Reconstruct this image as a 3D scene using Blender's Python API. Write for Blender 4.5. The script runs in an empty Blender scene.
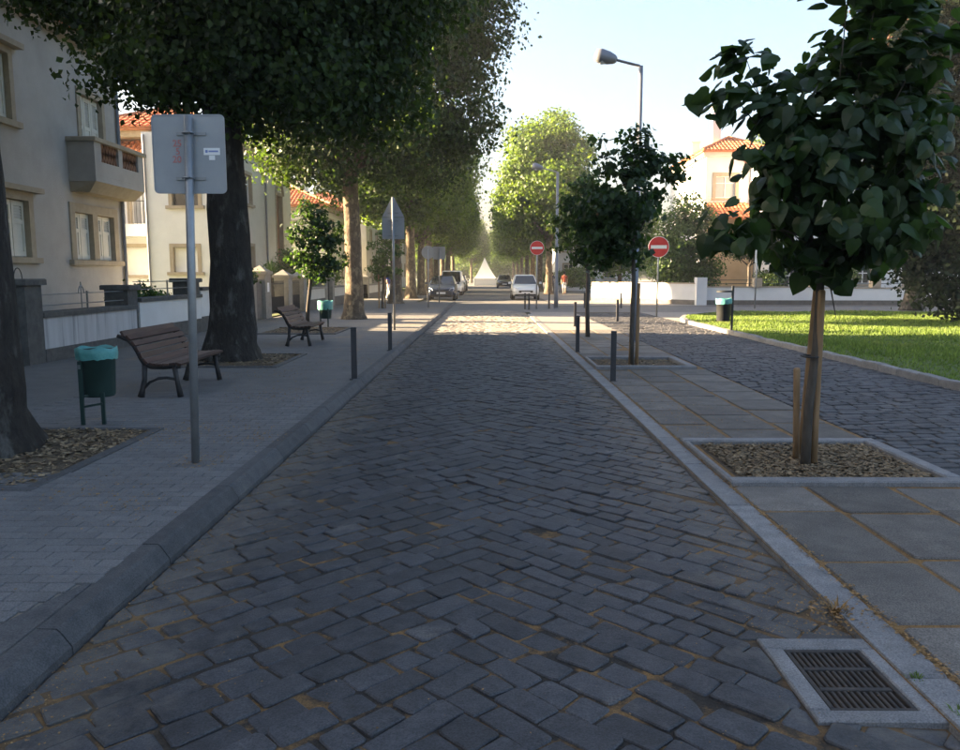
import bpy, bmesh, math, random
import numpy as np
from mathutils import Vector, Matrix, Euler, noise
R = math.radians
random.seed(7); RNG = np.random.default_rng(7)
S = bpy.context.scene
COL = S.collection

# ------------------------------------------------------------------ camera, sky, sun, exposure
CAM_H, F, HZ, VX = 1.5, 780.0, 275.0, 487.0
cd = bpy.data.cameras.new('camera'); cam = bpy.data.objects.new('camera', cd); COL.objects.link(cam)
cd.sensor_width = 36.0; cd.lens = F/960*36; cd.clip_start = .05; cd.clip_end = 2000
cam.location = (0, 0, CAM_H)
cam.rotation_euler = (R(90)-math.atan((375-HZ)/F), 0, math.atan((VX-480)/F))
S.camera = cam
SUN_EL, SUN_AZ = R(15), R(-83)          # azimuth from +Y, clockwise: -90 is the left hand side of the street
W = bpy.data.worlds.new('World'); S.world = W; W.use_nodes = True
nt = W.node_tree; nt.nodes.clear()
sky = nt.nodes.new('ShaderNodeTexSky'); sky.sky_type = 'NISHITA'; sky.sun_disc = False
sky.sun_elevation = SUN_EL; sky.sun_rotation = SUN_AZ; sky.air_density = 1.0; sky.dust_density = 6.0; sky.ozone_density = 2.0
bg = nt.nodes.new('ShaderNodeBackground'); bg.inputs['Strength'].default_value = .05
wo = nt.nodes.new('ShaderNodeOutputWorld')
nt.links.new(sky.outputs[0], bg.inputs[0]); nt.links.new(bg.outputs[0], wo.inputs[0])
sd = bpy.data.lights.new('sun', 'SUN'); sun = bpy.data.objects.new('sun', sd); COL.objects.link(sun)
sd.energy = 5.0; sd.angle = R(.6); sd.color = (1, .74, .44)
_d = Vector((math.sin(SUN_AZ)*math.cos(SUN_EL), math.cos(SUN_AZ)*math.cos(SUN_EL), math.sin(SUN_EL)))
sun.rotation_euler = _d.to_track_quat('Z', 'Y').to_euler(); sun.location = _d*60
S.view_settings.view_transform = 'Standard'; S.view_settings.look = 'None'
S.view_settings.gamma = 1; S.view_settings.exposure = 3.65
S.render.engine = 'CYCLES'
S.cycles.max_bounces = 6; S.cycles.transparent_max_bounces = 8; S.cycles.use_denoising = True

# ------------------------------------------------------------------ photo pixel -> direction -> point on a known plane
_M = cam.rotation_euler.to_matrix()
def ray(px, py): return _M @ Vector(((px-480)/F, (375-py)/F, -1))
def gp(px, py, z=0.0):
    d = ray(px, py); t = (z-CAM_H)/d.z; return Vector((d.x*t, d.y*t, z))
def onX(px, py, X):
    d = ray(px, py); t = X/d.x; return Vector((X, d.y*t, CAM_H+d.z*t))
def onY(px, py, Y):
    d = ray(px, py); t = Y/d.y; return Vector((d.x*t, Y, CAM_H+d.z*t))

# ------------------------------------------------------------------ materials
MATS = {}
def srgb(r, g, b): return tuple(((c/255)/12.92 if c/255 <= .04045 else ((c/255+.055)/1.055)**2.4) for c in (r, g, b))
def mat(name, c1, c2=None, scale=8.0, rough=.8, bump=0.0, bscale=None, rnd=0.0, metal=0.0, spec=.35,
        c3=None, s3=1.2, w3=(.55, .7), trans=None, stretch=None, fine=0.0, detail=6):
    """two tones by noise, optional patches c3, random brightness per object / per loose piece, bump"""
    m = bpy.data.materials.new(name); m.use_nodes = True; n = m.node_tree.nodes; l = m.node_tree.links
    b = n['Principled BSDF']; b.inputs['Roughness'].default_value = rough; b.inputs['Metallic'].default_value = metal
    b.inputs['Specular IOR Level'].default_value = spec
    geo = n.new('ShaderNodeNewGeometry'); pos = geo.outputs['Position']
    if stretch:
        mp = n.new('ShaderNodeMapping'); mp.inputs['Scale'].default_value = stretch; l.new(pos, mp.inputs['Vector']); pos = mp.outputs[0]
    col = None
    if c2:
        t = n.new('ShaderNodeTexNoise'); t.inputs['Scale'].default_value = scale; t.inputs['Detail'].default_value = detail
        t.inputs['Roughness'].default_value = .65; l.new(pos, t.inputs['Vector'])
        r = n.new('ShaderNodeValToRGB'); r.color_ramp.elements[0].position = .32; r.color_ramp.elements[1].position = .68
        r.color_ramp.elements[0].color = (*c1, 1); r.color_ramp.elements[1].color = (*c2, 1)
        l.new(t.outputs['Fac'], r.inputs[0]); col = r.outputs[0]
    if c3:
        t3 = n.new('ShaderNodeTexNoise'); t3.inputs['Scale'].default_value = s3; t3.inputs['Detail'].default_value = 8
        t3.inputs['Roughness'].default_value = .7; l.new(pos, t3.inputs['Vector'])
        r3 = n.new('ShaderNodeValToRGB'); r3.color_ramp.elements[0].position, r3.color_ramp.elements[1].position = w3
        l.new(t3.outputs['Fac'], r3.inputs[0])
        mx = n.new('ShaderNodeMix'); mx.data_type = 'RGBA'; l.new(r3.outputs[0], mx.inputs[0])
        if col: l.new(col, mx.inputs[6])
        else: mx.inputs[6].default_value = (*c1, 1)
        mx.inputs[7].default_value = (*c3, 1); col = mx.outputs[2]
    if fine:
        tf = n.new('ShaderNodeTexNoise'); tf.inputs['Scale'].default_value = 140; tf.inputs['Detail'].default_value = 3; l.new(geo.outputs['Position'], tf.inputs['Vector'])
        mr = n.new('ShaderNodeMapRange'); mr.inputs[1].default_value = .3; mr.inputs[2].default_value = .7
        mr.inputs[3].default_value = 1-fine; mr.inputs[4].default_value = 1+fine; l.new(tf.outputs['Fac'], mr.inputs[0])
        mf = n.new('ShaderNodeVectorMath'); mf.operation = 'SCALE'
        if col: l.new(col, mf.inputs[0])
        else: mf.inputs[0].default_value = c1
        l.new(mr.outputs[0], mf.inputs['Scale']); col = mf.outputs[0]
    if rnd:
        oi = n.new('ShaderNodeObjectInfo'); ad = n.new('ShaderNodeMath'); ad.operation = 'ADD'
        l.new(oi.outputs['Random'], ad.inputs[0]); l.new(geo.outputs['Random Per Island'], ad.inputs[1])
        fr = n.new('ShaderNodeMath'); fr.operation = 'FRACT'; l.new(ad.outputs[0], fr.inputs[0])
        mr = n.new('ShaderNodeMapRange'); mr.inputs[3].default_value = 1-rnd; mr.inputs[4].default_value = 1+rnd; l.new(fr.outputs[0], mr.inputs[0])
        sc = n.new('ShaderNodeVectorMath'); sc.operation = 'SCALE'
        if col: l.new(col, sc.inputs[0])
        else: sc.inputs[0].default_value = c1
        l.new(mr.outputs[0], sc.inputs['Scale']); col = sc.outputs[0]
    if col: l.new(col, b.inputs['Base Color'])
    else: b.inputs['Base Color'].default_value = (*c1, 1)
    if bump:
        tb = n.new('ShaderNodeTexNoise'); tb.inputs['Scale'].default_value = bscale or scale*3; tb.inputs['Detail'].default_value = 8
        tb.inputs['Roughness'].default_value = .7; l.new(pos, tb.inputs['Vector'])
        bp = n.new('ShaderNodeBump'); bp.inputs['Strength'].default_value = 1; bp.inputs['Distance'].default_value = bump
        l.new(tb.outputs['Fac'], bp.inputs['Height']); l.new(bp.outputs[0], b.inputs['Normal'])
    if trans:                                  # thin leaf: part of the light passes through
        tr = n.new('ShaderNodeBsdfTranslucent'); ms = n.new('ShaderNodeMixShader'); ms.inputs[0].default_value = .42
        if col:
            ts = n.new('ShaderNodeVectorMath'); ts.operation = 'MULTIPLY'; ts.inputs[1].default_value = trans; l.new(col, ts.inputs[0]); l.new(ts.outputs[0], tr.inputs[0])
        l.new(b.outputs[0], ms.inputs[1]); l.new(tr.outputs[0], ms.inputs[2]); l.new(ms.outputs[0], n['Material Output'].inputs[0])
    MATS[name] = m; return m
def glass_mat(name, c, rough=.06):
    m = mat(name, c, rough=rough, spec=.6); return m

mat('sett', (0.0278, 0.0287, 0.0331), (0.0539, 0.0548, 0.0609), 14, .62, .004, 60, .28, c3=(.155, .14, .12), s3=2.2, w3=(.60, .82), fine=.45, spec=.4)
mat('sett_joint', (0.0198, 0.0180, 0.0162), (0.0450, 0.0360, 0.0270), 12, .95, .01, 60, c3=(.20, .115, .045), s3=4.5, w3=(.48, .60), fine=.3)
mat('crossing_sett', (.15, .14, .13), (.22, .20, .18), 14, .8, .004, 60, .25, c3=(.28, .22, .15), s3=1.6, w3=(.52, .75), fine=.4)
mat('path_sett', (0.0450, 0.0450, 0.0504), (0.0810, 0.0792, 0.0810), 12, .75, .004, 60, .3, c3=(.15, .13, .11), s3=1.4, w3=(.6, .85), fine=.4)
mat('path_joint', (.03, .026, .022), (.075, .055, .035), 9, .95, .01, 60, c3=(.16, .10, .05), s3=1.8, w3=(.56, .7))
mat('slab', (0.1062, 0.0954, 0.0846), (0.1620, 0.1467, 0.1305), 5, .85, .004, 90, .26, c3=(.085, .078, .07), s3=2.0, w3=(.48, .70), fine=.45)
mat('slab_joint', (.12, .07, .03), (.26, .145, .05), 16, .95, .008, 80, fine=.4)
mat('granite', (0.1452, 0.1452, 0.1496), (0.2200, 0.2165, 0.2165), 9, .8, .003, 100, .12, c3=(.15, .14, .13), s3=2.5, w3=(.55, .75), fine=.35)
mat('dark_granite', (.055, .055, .058), (.09, .089, .09), 9, .8, .003, 100, .14, c3=(.155, .135, .105), s3=3, w3=(.62, .8), fine=.35)
mat('paver', (0.1175, 0.1148, 0.1148), (0.1522, 0.1479, 0.1462), 6, .88, .002, 120, .10, c3=(.28, .19, .10), s3=1.1, w3=(.64, .78), fine=.3)
mat('paver_joint', (.14, .13, .115), (.22, .19, .155), 10, .95, .004, 80, c3=(.29, .18, .08), s3=1.6, w3=(.56, .7))
mat('pavement', (0.1144, 0.1109, 0.1082), (0.1566, 0.1496, 0.1426), 3, .9, .004, 120, c3=(.30, .20, .10), s3=.55, w3=(.58, .78), fine=.35)
mat('cross_paving', (.18, .17, .16), (.25, .23, .21), 2, .88, .004, 90, c3=(.24, .17, .10), s3=.5, w3=(.56, .8), fine=.3)
mat('asphalt', (.10, .10, .10), (.15, .145, .14), 2, .85, .003, 120, c3=(.15, .13, .11), s3=.4, w3=(.55, .8), fine=.4)
mat('earth', (.06, .045, .03), (.13, .095, .06), 4, 1, .02, 30, fine=.4)
mat('garden', (.05, .07, .02), (.10, .12, .04), 3, 1, .03, 20)
mat('lawn_soil', (.05, .075, .018), (.085, .12, .03), 2, 1, .02, 30)
mat('grass', (.075, .125, .022), (.13, .19, .04), 1.2, .7, rnd=.35, trans=(1.5, 1.5, 1.0), c3=(.19, .19, .07), s3=.8, w3=(.55, .8))
mat('mulch', (.11, .078, .045), (.27, .20, .12), 20, .95, rnd=.5)
mat('litter', (.19, .11, .045), (.29, .18, .075), 25, .9, rnd=.4)
mat('bark', (0.0162, 0.0144, 0.0126), (0.0450, 0.0387, 0.0324), 12, .95, .06, 18, stretch=(1, 1, .4), c3=(.11, .105, .095), s3=4.5, w3=(.53, .66))
mat('bark_plane', (.06, .048, .036), (.145, .11, .075), 9, .95, .05, 18, stretch=(1, 1, .6), c3=(.24, .19, .125), s3=5, w3=(.52, .6))
mat('bark_young', (.05, .042, .034), (.10, .085, .07), 20, .9, .006, 40, stretch=(1, 1, .3))
mat('stake_wood', (.20, .125, .065), (.32, .21, .115), 18, .85, .004, 40, stretch=(1, 1, .12))
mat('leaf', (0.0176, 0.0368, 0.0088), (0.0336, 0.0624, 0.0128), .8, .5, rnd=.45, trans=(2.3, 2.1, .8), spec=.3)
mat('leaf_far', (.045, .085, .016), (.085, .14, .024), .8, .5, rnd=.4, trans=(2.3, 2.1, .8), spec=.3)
mat('leaf_young', (0.0168, 0.0376, 0.0120), (0.0304, 0.0608, 0.0160), 2, .45, rnd=.35, trans=(2.2, 2.2, 1.0), spec=.35)
mat('leaf_dark', (0.0119, 0.0204, 0.0110), (0.0221, 0.0357, 0.0153), 1, .55, rnd=.4, trans=(1.6, 1.8, 1), spec=.25)
mat('leaf_red', (.085, .032, .022), (.14, .055, .03), 1, .6, rnd=.4, trans=(1.8, 1.4, 1))
mat('leaf_bush', (.035, .07, .02), (.075, .125, .035), 1.5, .55, rnd=.4, trans=(2, 2, 1))
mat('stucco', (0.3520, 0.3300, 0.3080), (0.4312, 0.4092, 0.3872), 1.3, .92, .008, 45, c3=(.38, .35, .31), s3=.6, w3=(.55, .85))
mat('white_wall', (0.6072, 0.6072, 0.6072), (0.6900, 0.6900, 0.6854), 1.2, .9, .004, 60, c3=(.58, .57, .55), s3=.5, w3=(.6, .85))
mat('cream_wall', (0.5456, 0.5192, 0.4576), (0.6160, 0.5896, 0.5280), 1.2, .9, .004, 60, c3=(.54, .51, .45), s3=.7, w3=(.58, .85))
mat('ochre_wall', (.52, .36, .20), (.60, .43, .25), 1.5, .9, .004, 60)
mat('stained_white', (0.4140, 0.4140, 0.4230), (0.5400, 0.5400, 0.5490), 2, .9, .004, 50, c3=(.17, .17, .175), s3=2.2, w3=(.52, .74), stretch=(3.0, 3.0, .16))
mat('tan_stone', (.30, .25, .185), (.39, .33, .25), 6, .9, .003, 60, c3=(.24, .205, .16), s3=3, w3=(.55, .8))
mat('pillar_stone', (.075, .073, .07), (.13, .125, .118), 7, .95, .006, 50, c3=(.17, .16, .145), s3=3, w3=(.6, .8))
mat('pale_pillar', (.22, .20, .17), (.31, .285, .245), 6, .95, .005, 50, c3=(.15, .14, .12), s3=2.5, w3=(.58, .8))
mat('plinth_stone', (.115, .105, .095), (.17, .155, .135), 6, .95, .006, 50, rnd=.1)
mat('roof_tile', (.40, .13, .055), (.56, .23, .11), 7, .85, .01, 30, rnd=.25, c3=(.30, .16, .10), s3=1.5, w3=(.6, .8))
mat('shutter', (.60, .57, .50), (.68, .65, .58), 5, .7, rnd=.04)
mat('white_paint', (.74, .74, .73), (.80, .80, .79), 3, .6)
mat('terracotta', (.17, .085, .05), (.25, .13, .08), 8, .9)
mat('window_glass', (.035, .04, .045), rough=.08, spec=.7)
mat('dark_iron', (.018, .018, .02), (.04, .038, .037), 12, .6, rnd=.1, spec=.4)
mat('grate_iron', (.022, .020, .020), (.055, .045, .038), 20, .7, .002, 60, spec=.4)
mat('bollard_paint', (.028, .029, .033), (.045, .045, .05), 8, .5, spec=.4)
mat('wood_slat', (.050, .026, .020), (.095, .055, .042), 14, .6, .002, 60, rnd=.3, stretch=(1, .12, 1))
mat('steel', (0.2340, 0.2430, 0.2520), (0.2970, 0.3060, 0.3150), 10, .45, metal=.55, c3=(.28, .28, .28), s3=3, w3=(.6, .8))
mat('sign_back', (0.2904, 0.3036, 0.3212), (0.3432, 0.3564, 0.3740), 4, .45, metal=.2, c3=(.40, .42, .44), s3=5, w3=(.6, .8))
mat('red_paint', (.50, .022, .022), (.58, .035, .03), 5, .4)
mat('sign_white', (.78, .78, .78), rough=.4)
mat('stencil_red', (.52, .13, .12), (.42, .24, .24), 60, .7)
mat('sticker_blue', (.20, .25, .50), rough=.5)
mat('lamp_grey', (.17, .18, .21), (.22, .23, .26), 5, .45, metal=.3)
mat('lamp_glass', (.55, .58, .62), rough=.15, spec=.6)
mat('bin_green', (.014, .035, .032), (.025, .055, .048), 6, .5, spec=.4)
mat('bin_black', (.014, .016, .018), (.026, .028, .03), 6, .5, spec=.4)
mat('bag_teal', (.06, .24, .23), (.10, .33, .31), 12, .4, .01, 25, spec=.5)
mat('car_white', (.72, .73, .74), rough=.22, spec=.6); mat('car_blue', (.022, .032, .06), rough=.2, spec=.6)
mat('car_grey', (.16, .17, .19), rough=.25, spec=.6); mat('car_dark', (.018, .018, .02), rough=.25, spec=.6)
mat('car_glass', (.012, .015, .018), rough=.05, spec=.8); mat('tyre', (.018, .018, .018), rough=.9)
mat('rim', (.42, .43, .45), rough=.3, metal=.8); mat('headlight', (.65, .68, .72), rough=.1, spec=.8); mat('tail', (.35, .02, .02), rough=.3)
mat('plate', (.75, .76, .78), rough=.5); mat('black_plastic', (.02, .02, .022), rough=.6)
mat('canvas', (.68, .68, .67), (.75, .75, .74), 2, .8, .01, 8)
mat('skin', (.46, .27, .19), rough=.6); mat('hair', (.03, .02, .014), rough=.6); mat('shoe', (.04, .035, .03), rough=.7)
mat('cloth_blue', (.02, .035, .22), rough=.9); mat('cloth_white', (.68, .67, .64), rough=.9)
mat('cloth_navy', (.03, .035, .07), rough=.9); mat('cloth_red', (.36, .09, .06), rough=.9); mat('cloth_dark', (.03, .03, .035), rough=.9)

def gutter_dust(m, xc, x0, x1, col, amt=.75):               # dust and crushed blossom lying on the stones near both gutters
    n, l = m.node_tree.nodes, m.node_tree.links; b = n['Principled BSDF']; src = b.inputs['Base Color'].links[0].from_socket
    g = n.new('ShaderNodeNewGeometry'); sp = n.new('ShaderNodeSeparateXYZ'); l.new(g.outputs['Position'], sp.inputs[0])
    su = n.new('ShaderNodeMath'); su.operation = 'SUBTRACT'; su.inputs[1].default_value = xc; l.new(sp.outputs[0], su.inputs[0])
    ab = n.new('ShaderNodeMath'); ab.operation = 'ABSOLUTE'; l.new(su.outputs[0], ab.inputs[0])
    mr = n.new('ShaderNodeMapRange'); mr.inputs[1].default_value = x0; mr.inputs[2].default_value = x1; mr.inputs[4].default_value = .42; l.new(ab.outputs[0], mr.inputs[0])
    t = n.new('ShaderNodeTexNoise'); t.inputs['Scale'].default_value = 5; t.inputs['Detail'].default_value = 10; t.inputs['Roughness'].default_value = .75; l.new(g.outputs['Position'], t.inputs['Vector'])
    ad = n.new('ShaderNodeMath'); ad.operation = 'ADD'; l.new(mr.outputs[0], ad.inputs[0]); l.new(t.outputs['Fac'], ad.inputs[1])
    r = n.new('ShaderNodeMapRange'); r.inputs[1].default_value = .66; r.inputs[2].default_value = 1.0; r.inputs[4].default_value = amt; l.new(ad.outputs[0], r.inputs[0])
    mx = n.new('ShaderNodeMix'); mx.data_type = 'RGBA'; l.new(r.outputs[0], mx.inputs[0]); l.new(src, mx.inputs[6]); mx.inputs[7].default_value = (*col, 1); l.new(mx.outputs[2], b.inputs['Base Color'])
gutter_dust(MATS['sett'], -.06, .7, 1.65, (.15, .135, .115), .7); gutter_dust(MATS['sett_joint'], -.06, .5, 1.6, (.20, .125, .06), .7)
# ------------------------------------------------------------------ mesh helpers
class MB:
    def __init__(s): s.v = []; s.f = []
    def add(s, vs, fs):
        o = len(s.v); s.v += [tuple(v) for v in vs]; s.f += [tuple(i+o for i in f) for f in fs]; return s
    def box(s, x0, x1, y0, y1, z0, z1):
        return s.add([(x0,y0,z0),(x1,y0,z0),(x1,y1,z0),(x0,y1,z0),(x0,y0,z1),(x1,y0,z1),(x1,y1,z1),(x0,y1,z1)],
                     [(0,3,2,1),(4,5,6,7),(0,1,5,4),(1,2,6,5),(2,3,7,6),(3,0,4,7)])
    def cbox(s, x0, x1, y0, y1, z0, z1, c=.01):            # box with chamfered upper edges
        vs = [(x0,y0,z0),(x1,y0,z0),(x1,y1,z0),(x0,y1,z0),(x0,y0,z1-c),(x1,y0,z1-c),(x1,y1,z1-c),(x0,y1,z1-c),
              (x0+c,y0+c,z1),(x1-c,y0+c,z1),(x1-c,y1-c,z1),(x0+c,y1-c,z1)]
        fs = [(0,3,2,1),(8,9,10,11)]
        for i in range(4):
            j = (i+1) % 4; fs += [(i,j,4+j,4+i),(4+i,4+j,8+j,8+i)]
        return s.add(vs, fs)
    def beam(s, a, b, w, h, up=(0,0,1)):                    # rectangular bar from a to b
        a, b = Vector(a), Vector(b); d = (b-a).normalized(); u = Vector(up)
        if abs(d.dot(u)) > .98: u = Vector((0, 1, 0))
        r = d.cross(u).normalized()*w/2; t = r.cross(d).normalized()*h/2
        vs = [p+q for p in (a, b) for q in (-r-t, r-t, r+t, -r+t)]
        return s.add(vs, [(0,3,2,1),(4,5,6,7),(0,1,5,4),(1,2,6,5),(2,3,7,6),(3,0,4,7)])
    def tube(s, pts, rad, n=10, cap=True, wob=0.0, sq=1.0):
        pts = [Vector(p) for p in pts]; rings = []
        if not hasattr(rad, '__len__'): rad = [rad]*len(pts)
        ref = Vector((1, 0, 0)); o = len(s.v); vs = []; fs = []
        for i, p in enumerate(pts):
            d = (pts[min(i+1, len(pts)-1)]-pts[max(i-1, 0)]).normalized()
            if abs(d.dot(ref)) > .95: ref = Vector((0, 1, 0))
            a = (ref-d*ref.dot(d)).normalized(); b = d.cross(a)
            for k in range(n):
                t = 2*math.pi*k/n; q = rad[i]
                c = a*math.cos(t)+b*math.sin(t)*sq
                if wob: q *= 1+wob*noise.noise((p+c*q)*2.3)+wob*.6*noise.noise((p+c*q)*6)
                vs.append(p+c*q)
        m = len(pts)
        for i in range(m-1):
            for k in range(n): fs.append((i*n+k, i*n+(k+1) % n, (i+1)*n+(k+1) % n, (i+1)*n+k))
        if cap: fs.append(tuple(range(n-1, -1, -1))); fs.append(tuple((m-1)*n+k for k in range(n)))
        return s.add(vs, fs)
    def lathe(s, prof, n=24, c=(0, 0)):                      # prof: (r, z) upward
        vs = [(c[0]+r*math.cos(2*math.pi*k/n), c[1]+r*math.sin(2*math.pi*k/n), z) for r, z in prof for k in range(n)]
        fs = [(i*n+k, i*n+(k+1) % n, (i+1)*n+(k+1) % n, (i+1)*n+k) for i in range(len(prof)-1) for k in range(n)]
        fs += [tuple(range(n-1, -1, -1)), tuple((len(prof)-1)*n+k for k in range(n))]
        return s.add(vs, fs)
    def prism(s, poly, off):                                 # polygon (3D points) swept by off
        n = len(poly); off = Vector(off); vs = [Vector(p) for p in poly]; vs += [p+off for p in vs]
        fs = [tuple(range(n-1, -1, -1)), tuple(range(n, 2*n))]+[(i, (i+1) % n, n+(i+1) % n, n+i) for i in range(n)]
        return s.add(vs, fs)
    def grid(s, fn, nu, nv):
        vs = [fn(i/nu, j/nv) for j in range(nv+1) for i in range(nu+1)]
        fs = [(j*(nu+1)+i, j*(nu+1)+i+1, (j+1)*(nu+1)+i+1, (j+1)*(nu+1)+i) for j in range(nv) for i in range(nu)]
        return s.add(vs, fs)
    def build(s, name, m, parent=None, smooth=False, fix=True):
        me = bpy.data.meshes.new(name); off = Vector((0, 0, 0))
        if parent is not None: off = wpos(parent)
        me.from_pydata([(v[0]-off.x, v[1]-off.y, v[2]-off.z) for v in s.v], [], s.f)
        if fix:
            bm = bmesh.new(); bm.from_mesh(me); bmesh.ops.recalc_face_normals(bm, faces=bm.faces); bm.to_mesh(me); bm.free()
        me.materials.append(MATS[m])
        if smooth: me.polygons.foreach_set('use_smooth', [True]*len(me.polygons))
        o = bpy.data.objects.new(name, me); COL.objects.link(o)
        if parent is not None: o.parent = parent
        return o
def wpos(o):
    p = Vector((0, 0, 0))
    while o is not None: p = p+Vector(o.location); o = o.parent
    return p
def tag(o, label, cat, group=None, kind=None):
    if label: o['label'] = label
    if cat: o['category'] = cat
    if group: o['group'] = group
    if kind: o['kind'] = kind
    return o
def thing(name, label, cat, loc=(0, 0, 0), group=None, rz=0):
    o = bpy.data.objects.new(name, None); COL.objects.link(o); o.location = loc; o.rotation_euler = (0, 0, rz); o.empty_display_size = .2
    return tag(o, label, cat, group)
def struct(o): o['kind'] = 'structure'; return o
def stuff(o): o['kind'] = 'stuff'; return o
def dup(o, parent=None):
    c = o.copy(); COL.objects.link(c); c.parent = parent
    for ch in list(o.children): dup(ch, c)
    return c
def sheet(name, x0, x1, y0, y1, z, m, parent=None, thick=.0, zf=None, nx=1, ny=1):
    b = MB()
    b.grid(lambda u, v: (x0+(x1-x0)*u, y0+(y1-y0)*v, z if zf is None else z+zf(x0+(x1-x0)*u)), nx, ny)
    return b.build(name, m, parent, fix=False)
def clip(poly, a, b, c):                                    # keep a*x+b*y<=c
    out = []
    for i in range(len(poly)):
        p, q = poly[i], poly[(i+1) % len(poly)]; dp = a*p[0]+b*p[1]-c; dq = a*q[0]+b*q[1]-c
        if dp <= 0: out.append(p)
        if dp*dq < 0: t = dp/(dp-dq); out.append((p[0]+(q[0]-p[0])*t, p[1]+(q[1]-p[1])*t))
    return out
def area(poly): return abs(sum(poly[i][0]*poly[(i+1) % len(poly)][1]-poly[(i+1) % len(poly)][0]*poly[i][1] for i in range(len(poly))))/2
def stone(b, poly, z, h=.03, inset=.010, dome=.0, tilt=None):
    """stone with worn upper edges: polygon, chamfer ring, top"""
    n = len(poly); cx = sum(p[0] for p in poly)/n; cy = sum(p[1] for p in poly)/n
    zf = (lambda x, y: z) if not callable(z) else z
    tx, ty = tilt or (0, 0); vs = []
    for k, (ins, dz) in enumerate(((0, -h), (0, -inset*.8), (inset, 0))):
        for p in poly:
            dx, dy = p[0]-cx, p[1]-cy; r = math.hypot(dx, dy) or 1; g = max(.2, 1-ins/r)
            x, y = cx+dx*g, cy+dy*g; vs.append((x, y, zf(x, y)+dz+tx*dx+ty*dy))
    fs = [(k*n+i, k*n+(i+1) % n, (k+1)*n+(i+1) % n, (k+1)*n+i) for k in range(2) for i in range(n)]
    if dome:
        vs.append((cx, cy, zf(cx, cy)+dome)); fs += [(2*n+i, 2*n+(i+1) % n, 3*n) for i in range(n)]
    else: fs.append(tuple(2*n+i for i in range(n)))
    b.add(vs, fs)
def octo(q, c, j):                                          # quad -> irregular octagon with worn corners
    out = []
    for i in range(4):
        p, a, b = Vector(q[i]), Vector(q[i-1]), Vector(q[(i+1) % 4])
        for t in (a, b):
            d = (t-p); r = p+d.normalized()*min(c*random.uniform(.6, 1.5), d.length*.4)
            out.append((r.x+random.uniform(-j, j), r.y+random.uniform(-j, j)))
    return out
# ------------------------------------------------------------------ ground, road, pavements
LZ, RZ = .10, .03
XL, XR = -1.65, 1.54
XC = -.06                                                   # ridge of the chevron
def road_z(x, y=0): return .028*(1-min(1, (abs(x-XC)/1.62))**2)
struct(sheet('ground', -160, 160, -60, 330, -.12, 'garden'))
road = struct(sheet('road', XL, XR, -4, 31.5, -.008, 'sett_joint', zf=road_z, nx=24, ny=1))
struct(sheet('far_road', -3.75, 3.4, 31.5, 240, .012, 'asphalt'))
DRAIN = (1.11, 1.575, 2.45, 3.05)
def road_stones():
    near, far, cros = [], MB(), MB(); k2 = math.sqrt(.5); y = 1.2; n = 0
    while y < 33.5:
        w = .128*random.uniform(.92, 1.09); dy = w/k2; n += 1; through = random.random() < .5     # which side runs through the apex
        for side in (-1, 1):
            edge = XR if side > 0 else XL
            s = (-w if (side > 0) == through else 0)+.0; first = True
            bend = random.uniform(-.03, .03)
            while s*k2 < 1.75:
                L = random.choice((.14, .17, .19, .21, .24, .27))*random.uniform(.94, 1.06)
                if first: L *= random.uniform(.8, 1.4)
                g = random.uniform(.003, .0085); first = False
                def pt(a, t):                                # a along the course, t across it
                    x = a*k2+t*k2; xp = max(0, x); fl = .10*min(1, xp/1.6)**2+bend*xp
                    return (XC+side*x+.012*math.sin(y*2.1), y-a*k2+t*k2+fl+.012*math.sin(x*9+y*3))
                jt = lambda: random.uniform(-.006, .006)
                q = [pt(s+g+jt(), g), pt(s+L-g+jt(), g), pt(s+L-g+jt(), w-g), pt(s+g+jt(), w-g)]
                if side < 0: q = q[::-1]
                yc = sum(p[1] for p in q)/4
                p = octo(q, .011, .0045) if yc < 14 else [(a+random.uniform(-.006, .006), b+random.uniform(-.006, .006)) for a, b in q]
                s += L
                p = clip(p, side, 0, side*edge-.006)
                if len(p) < 3 or area(p) < .0009: continue
                if side > 0 and max(a for a, b in p) > DRAIN[0]-.008 and max(b for a, b in p) > DRAIN[2]-.008 and min(b for a, b in p) < DRAIN[3]+.008:
                    opts = [clip(p, 1, 0, DRAIN[0]-.008), clip(p, 0, 1, DRAIN[2]-.008), clip(p, 0, -1, -DRAIN[3]-.008)]   # cut to fit round the drain surround
                    opts = [o for o in opts if len(o) > 2]
                    if not opts: continue
                    p = max(opts, key=area)
                    if area(p) < .0008: continue
                z0 = random.gauss(0, .003)
                zf = lambda x, y_, z0=z0: road_z(x)+z0
                tl = (random.gauss(0, .022), random.gauss(0, .022))
                near.append((yc if yc > 2.28 else 99, p, zf, tl, yc))
        y += dy
    near.sort(key=lambda a: a[0])
    for i, (_, p, zf, tl, yc) in enumerate(near):
        if i < 300:
            b = MB(); stone(b, p, zf, .03, .0065, .0015, tl); b.build('sett', 'sett', road)
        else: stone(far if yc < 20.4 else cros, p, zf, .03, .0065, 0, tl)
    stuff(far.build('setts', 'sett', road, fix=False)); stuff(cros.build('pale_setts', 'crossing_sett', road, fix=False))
road_stones()

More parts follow.
